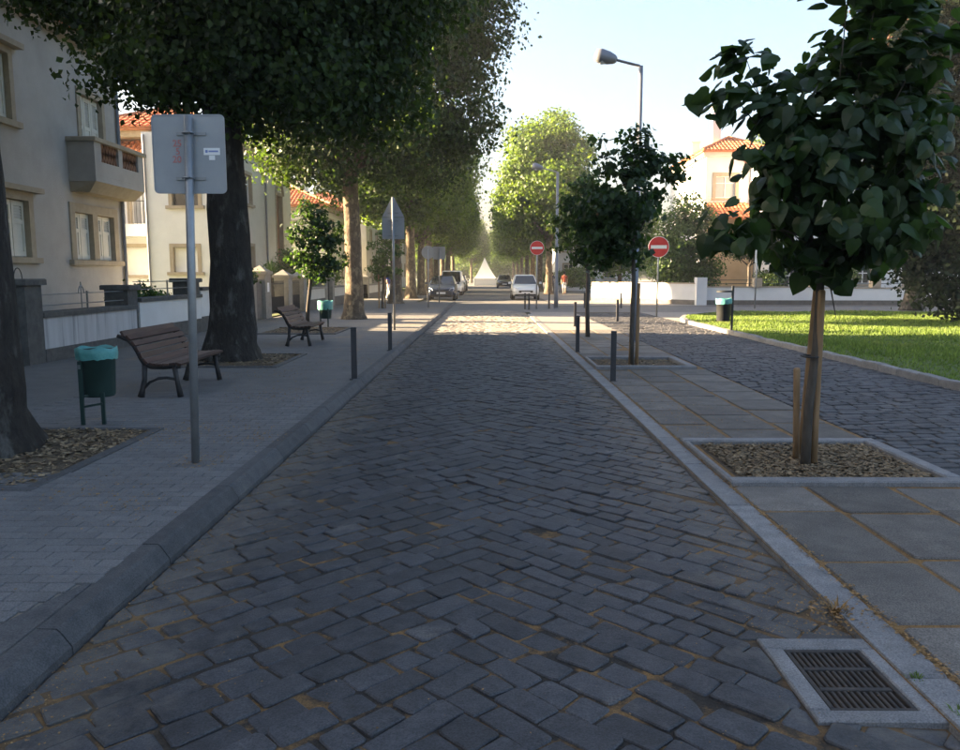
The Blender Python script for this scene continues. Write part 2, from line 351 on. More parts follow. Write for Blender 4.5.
# right hand pavement: granite kerb, slabs, tree pits, dark sett path
PITS = [(1.72, 3.42, 5.36, 6.84), (1.72, 3.30, 12.2, 13.75)]
rp = struct(sheet('pavement_right', XR, 3.45, 0, 21, RZ-.007, 'slab_joint'))
kerbs = [0]
y = 1.6
while y < 29:
    L = random.uniform(.9, 1.15)
    b = MB(); stone(b, [(XR+.006, y), (1.70, y), (1.70, y+L-.008), (XR+.006, y+L-.008)], RZ+.004, .09, .012); b.build('kerb_stone', 'granite', rp); y += L
def in_pit(x0, x1, y0, y1): return any(x1 > a+.02 and x0 < b-.02 and y1 > c+.02 and y0 < d-.02 for a, b, c, d in PITS)
cols = [1.715, 2.22, 2.82, 3.44]
for ci in range(3):
    y = 1.4+random.uniform(0, .5)
    while y < 20.6:
        L = random.uniform(.5, .98); x0, x1 = cols[ci], cols[ci+1]; g = random.uniform(.009, .026)
        y0, y1 = y+g, y+L-g
        for a, b_, c, d in PITS:                            # slabs are cut at the pit borders
            if x1 > a+.05 and x0 < b_-.05:
                if y0 < c < y1: y1 = c-.012
                elif y0 < d < y1: y0 = d+.012
                elif c <= y0 and y1 <= d: y1 = y0
        y += L
        if y1-y0 < .12: continue
        j = lambda: random.uniform(-.012, .012)
        q = [(x0+g+j()*.5, y0+j()), (x1-g+j(), y0+j()), (x1-g+j(), y1+j()), (x0+g+j()*.5, y1+j())]
        b = MB(); stone(b, octo(q, .02, .003), RZ+random.gauss(0, .003), .04, .010, 0, (random.gauss(0, .004), random.gauss(0, .004))); b.build('slab', 'slab', rp)
path = struct(sheet('path', 3.45, 6.12, 1, 31.5, RZ-.018, 'path_joint'))
rest = MB(); lst = []
y = 4.0
while y < 30.5:
    w = random.uniform(.125, .15); x = 3.47-random.uniform(0, .15)
    skew = .10
    while x < 6.10:
        L = random.uniform(.16, .30); g = random.uniform(.006, .012)
        q = [(max(x+g, 3.47), y+g+skew*(x-4)), (min(x+L-g, 6.10), y+g+skew*(x+L-4)), (min(x+L-g, 6.10), y+w-g+skew*(x+L-4)), (max(x+g, 3.47), y+w-g+skew*(x-4))]
        if q[1][0]-q[0][0] > .05: lst.append((y, x, q))
        x += L
    y += w
def seen(q): return q[2][1] > 5.0 and q[0][0]/q[2][1] < .63
vis = [a for a in lst if seen(a[2])][:300]; ids = set(id(a) for a in vis)
for a in lst:
    p = octo(a[2], .014, .004) if id(a) in ids else a[2]
    t = (random.gauss(0, .02), random.gauss(0, .02)); z = RZ-.002+random.gauss(0, .003)
    if id(a) in ids: b = MB(); stone(b, p, z, .03, .009, 0, t); b.build('path_sett', 'path_sett', path)
    else: stone(rest, p, z, .03, .008, 0, t)
stuff(rest.build('path_setts', 'path_sett', path, fix=False))
# open paved crossing beyond the slabs and the street running off to the right
struct(sheet('crossing', XR+.16, 3.45, 21, 31.5, RZ-.006, 'cross_paving'))
struct(sheet('side_street', 3.4, 60, 31.5, 37.6, .016, 'asphalt'))
struct(sheet('far_pavement_right', 3.4, 60, 37.6, 240, .034, 'cross_paving'))

struct(sheet('crossing_corner', 6.12, 16, 20, 31.5, RZ-.014, 'cross_paving'))
# tree pits on the right
def chips(n, x0, x1, y0, y1, z, smin, smax, up=.02):
    b = MB()
    for _ in range(n):
        x, y = random.uniform(x0, x1), random.uniform(y0, y1); s = random.uniform(smin, smax); a = random.uniform(0, 6.28)
        u = Vector((math.cos(a), math.sin(a), random.uniform(-.35, .35)))*s; v = Vector((-math.sin(a), math.cos(a), random.uniform(-.5, .5)))*s*random.uniform(.25, .6)
        c = Vector((x, y, z+random.uniform(.002, up)))
        b.add([c-u-v*.4, c+u*.2-v, c+u+v*.3, c-u*.3+v], [(0, 1, 2), (0, 2, 3)])
    return b
def pit(px, label, border, earth_z, n):
    x0, x1, y0, y1 = px
    t = thing('tree_pit', label, 'tree pit', ((x0+x1)/2, (y0+y1)/2, 0))
    w = .12
    MB().box(x0+w, x1-w, y0+w, y1-w, earth_z-.05, earth_z).build('soil', 'earth', t)
    for (a, b_, c, d) in ((x0, x1, y0, y0+w), (x0, x1, y1-w, y1), (x1-w, x1, y0+w+.004, y1-w-.004), (x0, x0+.05, y0+w+.004, y1-w-.004)):
        MB().cbox(a, b_, c, d, -.05, RZ+border, .012).build('border_stone', 'granite', t)
    stuff(chips(n, x0+w+.03, x1-w-.03, y0+w+.03, y1-w-.03, earth_z, .008, .028, .025).build('wood_chips', 'mulch', t, fix=False))
pit(PITS[0], 'stone bordered tree pit full of wood chips round the staked sapling with heart shaped leaves', .035, .026, 9500)
pit(PITS[1], 'stone bordered tree pit level with the slim bollards beside the lamp post', .05, .027, 1500)

# storm drain
dx0, dx1, dy0, dy1 = DRAIN
t = thing('storm_drain', 'iron storm drain grate in a pale stone surround at the road edge', 'drain', ((dx0+dx1)/2, (dy0+dy1)/2, 0))
g0, g1, h0, h1 = 1.185, 1.485, 2.52, 2.96
zt = .022
for a in ((dx0, dx1-.012, dy0, h0-.002), (dx0, dx1-.012, h1+.002, dy1), (dx0, g0-.002, h0, h1), (g1+.002, dx1-.012, h0, h1)):
    MB().cbox(*a, -.06, zt, .006).build('surround_stone', 'granite', t)
MB().box(g0, g1, h0, h1, -.30, -.22).build('sump', 'earth', t)
fr = MB()
for a in ((g0, g1, h0, h0+.018), (g0, g1, h1-.018, h1), (g0, g0+.018, h0+.018, h1-.018), (g1-.018, g1, h0+.018, h1-.018)): fr.cbox(*a, -.05, zt-.004, .003)
fr.build('grate_frame', 'grate_iron', t)
for k in (1, 2):
    yy = h0+(h1-h0)*k/3; MB().cbox(g0+.02, g1-.02, yy-.011, yy+.011, -.045, zt-.006, .003).build('cross_bar', 'grate_iron', t)
nb = 11
for r in range(3):
    ya, yb = h0+(h1-h0)*r/3+.014, h0+(h1-h0)*(r+1)/3-.014
    for k in range(nb):
        xx = g0+.024+(g1-g0-.048)*(k+.5)/nb
        MB().cbox(xx-.0065, xx+.0065, ya, yb, -.042, zt-.007-random.uniform(0, .002), .003).build('bar', 'grate_iron', t)

# left hand pavement
lp = struct(sheet('pavement_left', -7.2, -1.78, 2.0, 41, LZ-.010, 'pavement'))
lj = sheet('paver_bed', -3.55, -1.80, 2.0, 5.35, LZ-.006, 'paver_joint', lp)
struct(sheet('far_pavement_left', -7.4, -3.75, 41, 240, LZ-.006, 'pavement'))
def edge_x(y): return -1.78 if y > 3.42 else -1.845-(3.42-y)*.291
ps = []; rest = MB(); y = 2.1; row = 0
while y < 9.2:
    x = -1.80-(.1 if row % 2 else 0)+.2
    while x > -3.5-(1.2 if y > 5.3 else 0):
        q = [(x-.2+.0025, y+.0025), (x-.0025, y+.0025), (x-.0025, y+.1-.0025), (x-.2+.0025, y+.1-.0025)]
        p = clip(q, 1, 0, edge_x(y+.05)-.012)
        if len(p) > 2 and area(p) > .003: ps.append((y, x, p))
        x -= .2
    y += .1; row += 1
def visl(a): return a[0] > 2.62 and a[1]/a[0] > -.635
vis = [a for a in ps if visl(a)][:300]; ids = set(id(a) for a in vis)
for a in ps:
    z = LZ+.004+random.gauss(0, .0008)
    if a[0] > 5.3: z = LZ-.004+random.gauss(0, .0005)
    if id(a) in ids: b = MB(); stone(b, a[2], z, .03, .004); b.build('paver', 'paver', lp)
    elif a[0] < 5.3: stone(rest, a[2], z, .03, .004)
    else: stone(rest, a[2], z, .012, .003)
stuff(rest.build('pavers', 'paver', lp, fix=False))
# left kerb: full height stones, then a lowered pair that splits near the corner
y = 3.92
def kerbL(y0, y1, za, zb, x_in0=-1.74, x_in1=-1.74):
    b = MB(); vs = []
    for yy, z, xi in ((y0, za, x_in0), (y1, zb, x_in1)):
        vs += [(XL-.006, yy, -.05), (XL-.010, yy, z*.25), (XL-.055, yy, z-.012), (XL-.07, yy, z), (xi-.06, yy, z+.001), (xi-.06, yy, -.05)]
    b.add(vs, [(i, i+1, i+7, i+6) for i in range(5)]+[(5, 0, 6, 11), (0, 5, 4, 3, 2, 1), (6, 7, 8, 9, 10, 11)])
    return b.build('kerb_stone', 'dark_granite', lp)
while y < 41:
    L = random.uniform(.95, 1.2); kerbL(y, y+L-.008, LZ+.006, LZ+.006); y += L
kerbL(2.95, 3.912, LZ-.003, LZ+.003); kerbL(1.9, 2.942, LZ-.004, LZ-.003)
b = MB(); stone(b, [(-1.806, 3.40), (-1.84, 3.40), (-2.16, 2.30), (-1.806, 2.30)], LZ+.003, .08, .008); b.build('wedge_stone', 'dark_granite', lp)
# gutters full of shed blossom, scattered leaf litter
lit = MB()
def strew(n, xf, y0, y1, z, s=(.002, .0065), pw=1.0):
    for _ in range(n):
        y = y0+(y1-y0)*random.random()**pw; x = xf(y)
        q = random.uniform(*s); a = random.uniform(0, 6.28); zz = z(x) if callable(z) else z
        u = Vector((math.cos(a), math.sin(a), random.uniform(-.2, .4)))*q; v = Vector((-math.sin(a), math.cos(a), random.uniform(-.1, .5)))*q*.6
        c = Vector((x, y, zz+.004+random.random()*.006)); lit.add([c-u, c+v, c+u*.8, c-v], [(0, 1, 2), (0, 2, 3)])
rz = lambda x: road_z(x)+.004
strew(5000, lambda y: XL+abs(random.gauss(0, .14))+.01, 2.3, 22, rz, pw=1.25)
strew(5000, lambda y: XR-abs(random.gauss(0, .22))-.01, 3.1, 22, rz, pw=1.6)
strew(500, lambda y: random.uniform(XL, XR), 2.3, 14, rz, (.002, .007), 1.5)
strew(2600, lambda y: 1.71+random.gauss(0, .018), 2.4, 20, RZ+.003, (.004, .012), 1.6)
strew(1500, lambda y: 1.8+abs(random.gauss(0, .5)), 6.9, 14, RZ+.004, (.004, .012))
strew(900, lambda y: random.uniform(-5, -1.9), 3, 20, LZ+.006, (.005, .014), 1.3)
for cx, cy, r, n in ((-2.18, 5.72, .12, 220), (-2.75, 6.9, .32, 800), (-1.98, 6.6, .14, 200), (-2.45, 9.0, .3, 500), (-2.2, 4.6, .15, 160), (-2.6, 5.0, .2, 160), (-3.0, 11, .4, 500), (1.52, 3.28, .07, 260), (-2.2, 12.5, .35, 500), (-2.0, 16, .3, 500)):
    for _ in range(n):
        x, y = random.gauss(cx, r), random.gauss(cy, r*1.2)
        q = random.uniform(.004, .012); a = random.uniform(0, 6.28)
        u = Vector((math.cos(a), math.sin(a), .2))*q; v = Vector((-math.sin(a), math.cos(a), random.uniform(0, .6)))*q*.6
        c = Vector((x, y, (LZ+.008 if x < -1.7 else .03)+random.random()*.01)); lit.add([c-u, c+v, c+u*.8, c-v], [(0, 1, 2), (0, 2, 3)])
o = stuff(lit.build('blossom_litter', 'litter', fix=False)); o['label'] = 'dry orange blossom litter drifted along the kerbs'; o['category'] = 'litter'
# tufts of grass by the drain
def tuft(x, y, z, n, h, label, m='grass'):
    b = MB()
    for _ in range(n):
        a = random.uniform(0, 6.28); r = random.uniform(0, .035); hh = h*random.uniform(.5, 1.1); w = .003
        p = Vector((x+r*math.cos(a), y+r*math.sin(a), z)); d = Vector((math.cos(a)*.6, math.sin(a)*.6, 1)); s = Vector((-math.sin(a), math.cos(a), 0))*w
        q = p+d*hh*.6; e = q+Vector((math.cos(a)*.7, math.sin(a)*.7, .2))*hh*.5
        b.add([p-s, p+s, q+s*.8, q-s*.8, e], [(0, 1, 2, 3), (3, 2, 4)])
    tag(b.build('grass_tuft', m, fix=False), label, 'weed')
tuft(1.55, 3.30, .01, 60, .08, 'dry grass tuft in the gutter above the storm drain', 'litter')
tuft(1.585, 2.72, .02, 34, .035, 'small green weed beside the right edge of the storm drain')
tuft(1.60, 2.47, .02, 30, .04, 'green weed at the near corner of the storm drain surround')

# tree pits on the left (open earth)
def earth_pit(x0, x1, y0, y1, label, n):
    t = thing('tree_pit', label, 'tree pit', ((x0+x1)/2, (y0+y1)/2, 0))
    MB().box(x0, x1, y0, y1, LZ-.1, LZ+.002).build('soil', 'earth', t)
    w = .08
    for a in ((x0-w, x1+w, y0-w, y0), (x0-w, x1+w, y1, y1+w), (x1, x1+w, y0+.003, y1-.003)): MB().cbox(*a, LZ-.06, LZ+.012, .006).build('border_stone', 'dark_granite', t)
    stuff(chips(n, x0, x1, y0, y1, LZ, .012, .035, .02).build('leaf_litter', 'mulch', t, fix=False))
earth_pit(-5.0, -3.05, 5.0, 6.95, 'earth tree pit with leaf litter round the trunk opposite the green bin', 3500)
earth_pit(-5.2, -3.3, 11.9, 13.8, 'earth tree pit round the thick trunk between the two benches', 1500)
earth_pit(-5.5, -3.7, 18.7, 20.9, 'earth tree pit round the slim sapling behind the second bench', 800)
# lawn with its low stone edging
LX = 6.12
pts = [(LX, 6), (LX, 23.0)]
for k in range(1, 9):
    a = math.pi*.5*k/8; pts.append((LX+4.2*(1-math.cos(a)), 23.0+7.2*math.sin(a)))
pts += [(60, 30.6), (60, 6)]
b = MB(); b.add([(x+.06, y, .085) for x, y in pts], [tuple(range(len(pts)))]); lawn = struct(b.build('lawn', 'lawn_soil', fix=False))
if lawn.data.polygons[0].normal.z < 0: lawn.data.flip_normals()
edge = pts[:10]; acc = []
for i in range(len(edge)-1):
    a, c = Vector(edge[i]), Vector(edge[i+1]); n = max(1, round((c-a).length/.55))
    for k in range(n): acc.append((a+(c-a)*(k/n), a+(c-a)*((k+1)/n)))
for a, c in acc:
    d = (c-a).normalized(); nn = Vector((d.y, -d.x)); g = .006
    q = [a+d*g-nn*.075, c-d*g-nn*.075, c-d*g+nn*.075, a+d*g+nn*.075]
    if area([tuple(p) for p in q]) < .01: continue
    q = q[::-1]
    bb = MB(); stone(bb, [tuple(p) for p in q], .13+random.gauss(0, .006), .16, .02, 0, (random.gauss(0, .02), random.gauss(0, .02))); bb.build('edging_stone', 'granite', lawn)
def in_lawn(x, y):
    if x < LX+.12 or y > 30.4: return False
    if y > 23 and x < LX+4.2: return ((x-LX-4.2)/4.2)**2+((y-23)/7.2)**2 < .97
    return True
N = 90000; xs = RNG.uniform(6.2, 30, N*2); ys = 6+(30.4-6)*RNG.random(N*2)**.9
ok = [in_lawn(x, y) and x/y < .70 for x, y in zip(xs, ys)]
xs, ys = xs[ok][:N], ys[ok][:N]; n = len(xs)
a = RNG.uniform(0, 6.28, n); h = RNG.uniform(.035, .085, n)*(1+.4*np.sin(xs*1.3+ys*.7)); w = .012+ys*.0004
ln = RNG.uniform(.1, .7, n); la = RNG.uniform(0, 6.28, n)
V = np.zeros((n, 3, 3)); V[:, 0] = np.stack([xs-np.cos(a)*w, ys-np.sin(a)*w, np.full(n, .08)], 1); V[:, 1] = np.stack([xs+np.cos(a)*w, ys+np.sin(a)*w, np.full(n, .08)], 1)
V[:, 2] = np.stack([xs+np.cos(la)*ln*h, ys+np.sin(la)*ln*h, .08+h], 1)
me = bpy.data.meshes.new('grass'); me.vertices.add(3*n); me.vertices.foreach_set('co', V.reshape(-1))
me.loops.add(3*n); me.loops.foreach_set('vertex_index', np.arange(3*n)); me.polygons.add(n); me.polygons.foreach_set('loop_start', np.arange(n)*3)
me.update(calc_edges=True); me.materials.append(MATS['grass']); o = bpy.data.objects.new('grass', me); COL.objects.link(o); o.parent = lawn; o['kind'] = 'stuff'
struct(sheet('garden_ground', -60, -7.25, 0, 90, .12, 'garden'))
# ------------------------------------------------------------------ buildings
class Face:
    """a flat wall: u runs along U from origin, z is height, N points outwards"""
    def __init__(s, o, U, N): s.o, s.U, s.N = Vector(o), Vector(U), Vector(N)
    def p(s, u, z, d=0.0): q = s.o+s.U*u+s.N*d; return Vector((q.x, q.y, z))
    def block(s, b, u0, u1, z0, z1, d0, d1):
        vs = [s.p(u, z, d) for d in (d0, d1) for u, z in ((u0, z0), (u1, z0), (u1, z1), (u0, z1))]
        return b.add(vs, [(0,3,2,1),(4,5,6,7),(0,1,5,4),(1,2,6,5),(2,3,7,6),(3,0,4,7)])
def holed_wall(face, u0, u1, z0, z1, holes, depth=.22):
    us = sorted({u0, u1, *[h[0] for h in holes], *[h[1] for h in holes]}); zs = sorted({z0, z1, *[h[2] for h in holes], *[h[3] for h in holes]})
    b = MB()
    for i in range(len(us)-1):
        for j in range(len(zs)-1):
            cu, cz = (us[i]+us[i+1])/2, (zs[j]+zs[j+1])/2
            if any(h[0] < cu < h[1] and h[2] < cz < h[3] for h in holes): continue
            b.add([face.p(us[i], zs[j]), face.p(us[i+1], zs[j]), face.p(us[i+1], zs[j+1]), face.p(us[i], zs[j+1])], [(0, 1, 2, 3)])
    for a, c, e, f in holes:
        b.add([face.p(a, e), face.p(c, e), face.p(c, f), face.p(a, f), face.p(a, e, -depth), face.p(c, e, -depth), face.p(c, f, -depth), face.p(a, f, -depth)],
              [(0, 1, 5, 4), (1, 2, 6, 5), (2, 3, 7, 6), (3, 0, 4, 7)])
    return b
def window(house, face, h, style='glass', frame='tan_stone', fw=.13, leaves=2, hood=False, sill=True, mull=False):
    u0, u1, z0, z1 = h
    glass = {'glass': 'window_glass', 'curtain': 'white_paint', 'roller': 'white_paint', 'shutter': 'shutter', 'dark': 'window_glass', 'brown': 'terracotta'}[style]
    w = face.block(MB(), u0+.004, u1-.004, z0+.004, z1-.004, -.20, -.16).build('window', glass, house)
    if style == 'roller':
        w.data.materials[0] = MATS['white_paint']; b = MB(); n = int((z1-z0)/.07)
        for k in range(n): face.block(b, u0+.02, u1-.02, z0+k*.07+.008, z0+(k+1)*.07, -.16, -.148)
        b.build('roller_blind', 'white_paint', w)
    if frame:
        b = MB()
        face.block(b, u0-fw, u0+.006, z0, z1, -.15, .035); face.block(b, u1-.006, u1+fw, z0, z1, -.15, .035); face.block(b, u0-fw, u1+fw, z1-.006, z1+fw, -.15, .037)
        if mull: face.block(b, (u0+u1)/2-.12, (u0+u1)/2+.12, z0, z1, -.14, .03)
        b.build('window_frame', frame, w)
    if sill: face.block(MB(), u0-fw-.10, u1+fw+.10, z0-.12, z0-.001, -.1, .11).build('sill', frame or 'white_paint', w)
    if hood: face.block(MB(), u0-fw-.16, u1+fw+.16, z1+fw+.002, z1+fw+.11, -.05, .20).build('hood', frame, w)
    if style == 'shutter':
        spans = [(u0, u1)] if not mull else [(u0, (u0+u1)/2-.12), ((u0+u1)/2+.12, u1)]
        for a, c in spans:
            lw = (c-a)/leaves
            for k in range(leaves):
                b = MB(); p, q = a+k*lw+.012, a+(k+1)*lw-.012; st = min(.07, lw*.18)
                zm = z0+(z1-z0)*.62
                face.block(b, p, p+st, z0+.02, z1-.02, -.13, -.085); face.block(b, q-st, q, z0+.02, z1-.02, -.13, -.085)
                for za, zb in ((z0+.02, z0+.12), (zm-.04, zm+.04), (z1-.12, z1-.02)): face.block(b, p+st, q-st, za, zb, -.13, -.088)
                face.block(b, p+st, q-st, z0+.12, zm-.04, -.12, -.105)
                n = max(3, int((z1-.12-zm-.04)/.05))
                for i in range(n):
                    za = zm+.04+(z1-.12-zm-.04)*i/n; dz = (z1-.16-zm)/n
                    b.add([face.p(p+st, za, -.10), face.p(q-st, za, -.10), face.p(q-st, za+dz*.9, -.125), face.p(p+st, za+dz*.9, -.125)], [(0, 1, 2, 3)])
                b.build('shutter', 'shutter', w)
    elif style in ('glass', 'curtain'):
        b = MB(); t = .05; n = 2 if u1-u0 > .7 else 1
        for k in range(n+1):
            x = u0+(u1-u0)*k/n; x = min(max(x, u0+t/2), u1-t/2); face.block(b, x-t/2, x+t/2, z0+.006, z1-.006, -.16, -.12)
        for z in (z0+t/2+.006, z0+(z1-z0)*.68, z1-t/2-.006): face.block(b, u0+.006, u1-.006, z-t/2, z+t/2, -.16, -.122)
        b.build('sash', 'white_paint', w)
        if style == 'curtain': w.data.materials[0] = MATS['sign_back']
    return w
def slope_tiles(b, A, B, up, H, a, c, pitch=.23, rows=.42):
    """half-round cover tiles on a roof slope; A->B is the eave, up the unit vector up the slope, ridge spans a..c"""
    A, B, up = Vector(A), Vector(B), Vector(up); L = (B-A).length; U = (B-A)/L; N = U.cross(up)
    if N.z < 0: N = -N
    for k in range(int(L/pitch)):
        u = (k+.5)*pitch
        vm = H if a <= u <= c else (H*u/a if u < a else H*(L-u)/(L-c))
        v = -.06
        while v < vm-.05:
            v1 = min(v+rows+.04, vm); r0, r1 = .085, .07; d = .05; ju = random.uniform(-.008, .008)
            vs = []
            for vv, r, dd in ((v, r0, d), (v1, r1, d-.025)):
                for t in (0, 60, 120, 180): vs.append(A+U*(u+ju+r*math.cos(R(t)))+up*vv+N*(dd-.03+r*math.sin(R(t))))
            b.add(vs, [(0, 1, 5, 4), (1, 2, 6, 5), (2, 3, 7, 6), (0, 3, 2, 1)]); v += rows
def hip_roof(house, x0, x1, y0, y1, z, ov=.45, rise=None, pitch=24, cornice='tan_stone', gable=None):
    X0, X1, Y0, Y1 = x0-ov, x1+ov, y0-ov, y1+ov; lx, ly = X1-X0, Y1-Y0; h = min(lx, ly)/2; rz = h*math.tan(R(pitch))
    if lx >= ly: r0, r1 = Vector((X0+h, (Y0+Y1)/2, z+rz)), Vector((X1-h, (Y0+Y1)/2, z+rz))
    else: r0, r1 = Vector(((X0+X1)/2, Y0+h, z+rz)), Vector(((X0+X1)/2, Y1-h, z+rz))
    P = [Vector((X0, Y0, z)), Vector((X1, Y0, z)), Vector((X1, Y1, z)), Vector((X0, Y1, z))]
    b = MB()
    if lx >= ly: fs = [(0, 1, 5, 4), (1, 2, 5), (2, 3, 4, 5), (3, 0, 4)]
    else: fs = [(0, 1, 4), (1, 2, 5, 4), (2, 3, 5), (3, 0, 4, 5)]
    b.add(P+[r0, r1]+[p-Vector((0, 0, .10)) for p in P], fs+[(6, 9, 8, 7), (0, 6, 7, 1), (1, 7, 8, 2), (2, 8, 9, 3), (3, 9, 6, 0)])
    roof = b.build('roof', 'roof_tile', house)
    MB().box(x0-.22, x1+.22, y0-.22, y1+.22, z-.32, z-.102).build('cornice', cornice, house)
    tb = MB(); H = math.hypot(h, rz)
    for i in range(4):
        A, B = P[i], P[(i+1) % 4]; L = (B-A).length; U = (B-A).normalized(); inn = Vector((-U.y, U.x, 0)); up = (inn*h+Vector((0, 0, rz))).normalized()
        long = (lx >= ly) == (i % 2 == 0); a, c = (h, L-h) if long else (L/2, L/2+1e-6)
        slope_tiles(tb, A, B, up, H, a, c)
    rd = MB(); rd.tube([r0+Vector((0, 0, .02)), r1+Vector((0, 0, .02))], .11, 8)
    for p, r in ((P[0], r0), (P[1], r0 if lx < ly else r1), (P[2], r1), (P[3], r1 if lx < ly else r0)): rd.tube([p+Vector((0, 0, .03)), r+Vector((0, 0, .03))], .10, 8)
    rd.build('ridge', 'roof_tile', roof)
    stuff(tb.build('roof_tiles', 'roof_tile', roof, fix=False)); return roof
def plain_walls(house, x0, x1, y0, y1, z0, z1, m, skip=()):
    b = MB(); c = [(x0, y0), (x1, y0), (x1, y1), (x0, y1)]
    for i, nm in enumerate(('front', 'right', 'back', 'left')):
        if nm in skip: continue
        p, q = c[i], c[(i+1) % 4]; b.add([(*p, z0), (*q, z0), (*q, z1), (*p, z1)], [(0, 1, 2, 3)])
    return b.build('wall', m, house, fix=False)
def pxrect(face_x=None, face_y=None, l=0, r=0, t=0, b=0):
    f = (lambda x, y: onX(x, y, face_x)) if face_x is not None else (lambda x, y: onY(x, y, face_y))
    return f(l, t), f(r, b)

# house with the balcony, left
HX = -9.5
h1 = thing('house', 'cream stucco house with a projecting balcony and shuttered windows behind the granite gate pillars', 'house', (-13, 13, 0))
f1 = Face((HX, 0, 0), (0, 1, 0), (1, 0, 0))
W1 = (14.75, 16.0, 4.55, 5.85); W2 = (14.35, 16.35, 1.86, 3.02); W3 = (18.15, 20.05, 1.85, 2.95); D1 = (18.7, 19.75, 3.78, 5.7)
W4 = (10.8, 12.0, 4.55, 5.85); W5 = (10.4, 12.2, 1.86, 3.02)
holes = [W1, W2, W3, D1, W4, W5]
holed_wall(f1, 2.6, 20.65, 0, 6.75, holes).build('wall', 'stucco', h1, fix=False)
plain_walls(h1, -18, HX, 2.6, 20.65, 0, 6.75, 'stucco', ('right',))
window(h1, f1, W1, 'shutter', hood=True); window(h1, f1, W2, 'shutter', hood=True, mull=True, fw=.16); window(h1, f1, W3, 'shutter', mull=True, fw=.2)
window(h1, f1, W4, 'shutter', hood=True); window(h1, f1, W5, 'shutter', hood=True, mull=True, fw=.16)
window(h1, f1, D1, 'shutter', sill=False, leaves=3)
hip_roof(h1, -18, HX, 2.6, 20.65, 7.05, .5, cornice='tan_stone')
bx = -8.88; by0, by1 = 18.05, 20.6
bal = MB(); bal.box(HX+.002, bx, by0, by1, 3.62, 3.76); balc = bal.build('balcony', 'stucco', h1)
b = MB(); b.add([(HX+.004, by0+.04, 3.38), (bx-.22, by0+.12, 3.38), (bx-.22, by1-.12, 3.38), (HX+.004, by1-.04, 3.38), (HX+.004, by0+.01, 3.618), (bx-.01, by0+.01, 3.618), (bx-.01, by1-.01, 3.618), (HX+.004, by1-.01, 3.618)],
      [(0, 3, 2, 1), (4, 5, 6, 7), (0, 1, 5, 4), (1, 2, 6, 5), (2, 3, 7, 6), (3, 0, 4, 7)]); b.build('corbel', 'tan_stone', balc)
b = MB()
b.box(HX+.004, bx, by0, by0+.12, 3.762, 4.50); b.box(HX+.004, bx, by1-.12, by1, 3.762, 4.50)
b.box(bx-.12, bx, by0+.122, by1-.122, 3.762, 4.08); b.box(bx-.12, bx, by0+.122, by0+.32, 4.082, 4.50); b.box(bx-.12, bx, by1-.32, by1-.122, 4.082, 4.50)
ym = (by0+by1)/2; b.box(bx-.12, bx, ym-.10, ym+.10, 4.082, 4.50); b.build('parapet', 'stucco', balc)
MB().cbox(HX+.004, bx+.06, by0-.06, by1+.06, 4.502, 4.60, .012).build('coping', 'tan_stone', balc)
for ya, yb in ((by0+.33, ym-.11), (ym+.11, by1-.33)):
    n = 6
    for k in range(n):
        yy = ya+(yb-ya)*(k+.5)/n; b = MB()
        b.beam((bx-.06, yy-.055, 4.09), (bx-.06, yy+.055, 4.49), .06, .035, (1, 0, 0)); b.beam((bx-.06, yy+.055, 4.09), (bx-.06, yy-.055, 4.49), .05, .035, (1, 0, 0)); b.build('lattice_block', 'terracotta', balc)
MB().tube([(HX+.06, 20.5, .1), (HX+.06, 20.5, 6.7)], .045, 8).build('drainpipe', 'lamp_grey', h1)

# house out of the frame on the same side: added to shade the near street
h0 = thing('house', 'unseen cream house added before the balcony house to shade the near street', 'house', (-13, -8, 0))
plain_walls(h0, -18, HX, -18, 2.5, 0, 6.75, 'stucco'); hip_roof(h0, -18, HX, -18, 2.5, 7.05, .5)

# white house beyond the gap, left
h2 = thing('house', 'white rendered house with tan stone window surrounds behind the thick trunk', 'house', (-14, 36, 0))
KX = 1.105
def kz(z): return 1.5+(z-1.5)*KX
def ky(h): return (h[0]*KX, h[1]*KX, kz(h[2]), kz(h[3]))
AX, AY, AE = -10.5, 29.9, 42.4
f2 = Face((AX, 0, 0), (0, 1, 0), (1, 0, 0)); f2f = Face((0, AY, 0), (1, 0, 0), (0, -1, 0))
a1 = ky((30.9, 32.0, 4.3, 5.45)); a2 = ky((31.0, 32.1, 1.55, 2.65)); a3 = ky((35.7, 36.7, 1.6, 5.1)); a4 = ky((28.0, 28.9, 4.3, 5.4))
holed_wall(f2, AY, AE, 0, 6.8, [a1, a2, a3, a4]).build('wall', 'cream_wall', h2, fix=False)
c1 = ky((-10.75, -9.85, 3.85, 4.75)); c2 = ky((-10.8, -9.95, 1.6, 2.45))
holed_wall(f2f, -12.93, AX, 0, 6.8, [c1, c2]).build('wall', 'white_wall', h2, fix=False)
plain_walls(h2, -12.93, AX, AY, AE, 0, 6.8, 'white_wall', ('right', 'front'))
window(h2, f2, a1, 'glass'); window(h2, f2, a2, 'roller'); window(h2, f2, a4, 'glass'); window(h2, f2f, c1, 'dark'); window(h2, f2f, c2, 'roller')
w = window(h2, f2, a3, 'brown', sill=False)
b = MB(); ac, ar = (a3[0]+a3[1])/2, (a3[1]-a3[0])/2+.1
for k in range(12):
    t = math.pi*k/12; t2 = math.pi*(k+1)/12
    b.beam(f2.p(ac+ar*math.cos(t), a3[3]+ar*math.sin(t), .02), f2.p(ac+ar*math.cos(t2), a3[3]+ar*math.sin(t2), .02), .05, .2, (1, 0, 0))
b.build('arch', 'tan_stone', w)
hip_roof(h2, -15.5, AX, AY+1.2, AE, 7.12, .45)
MB().tube([(-12.84, AY-.05, .1), (-12.84, AY-.05, 6.7)], .045, 8).build('drainpipe', 'lamp_grey', h2)
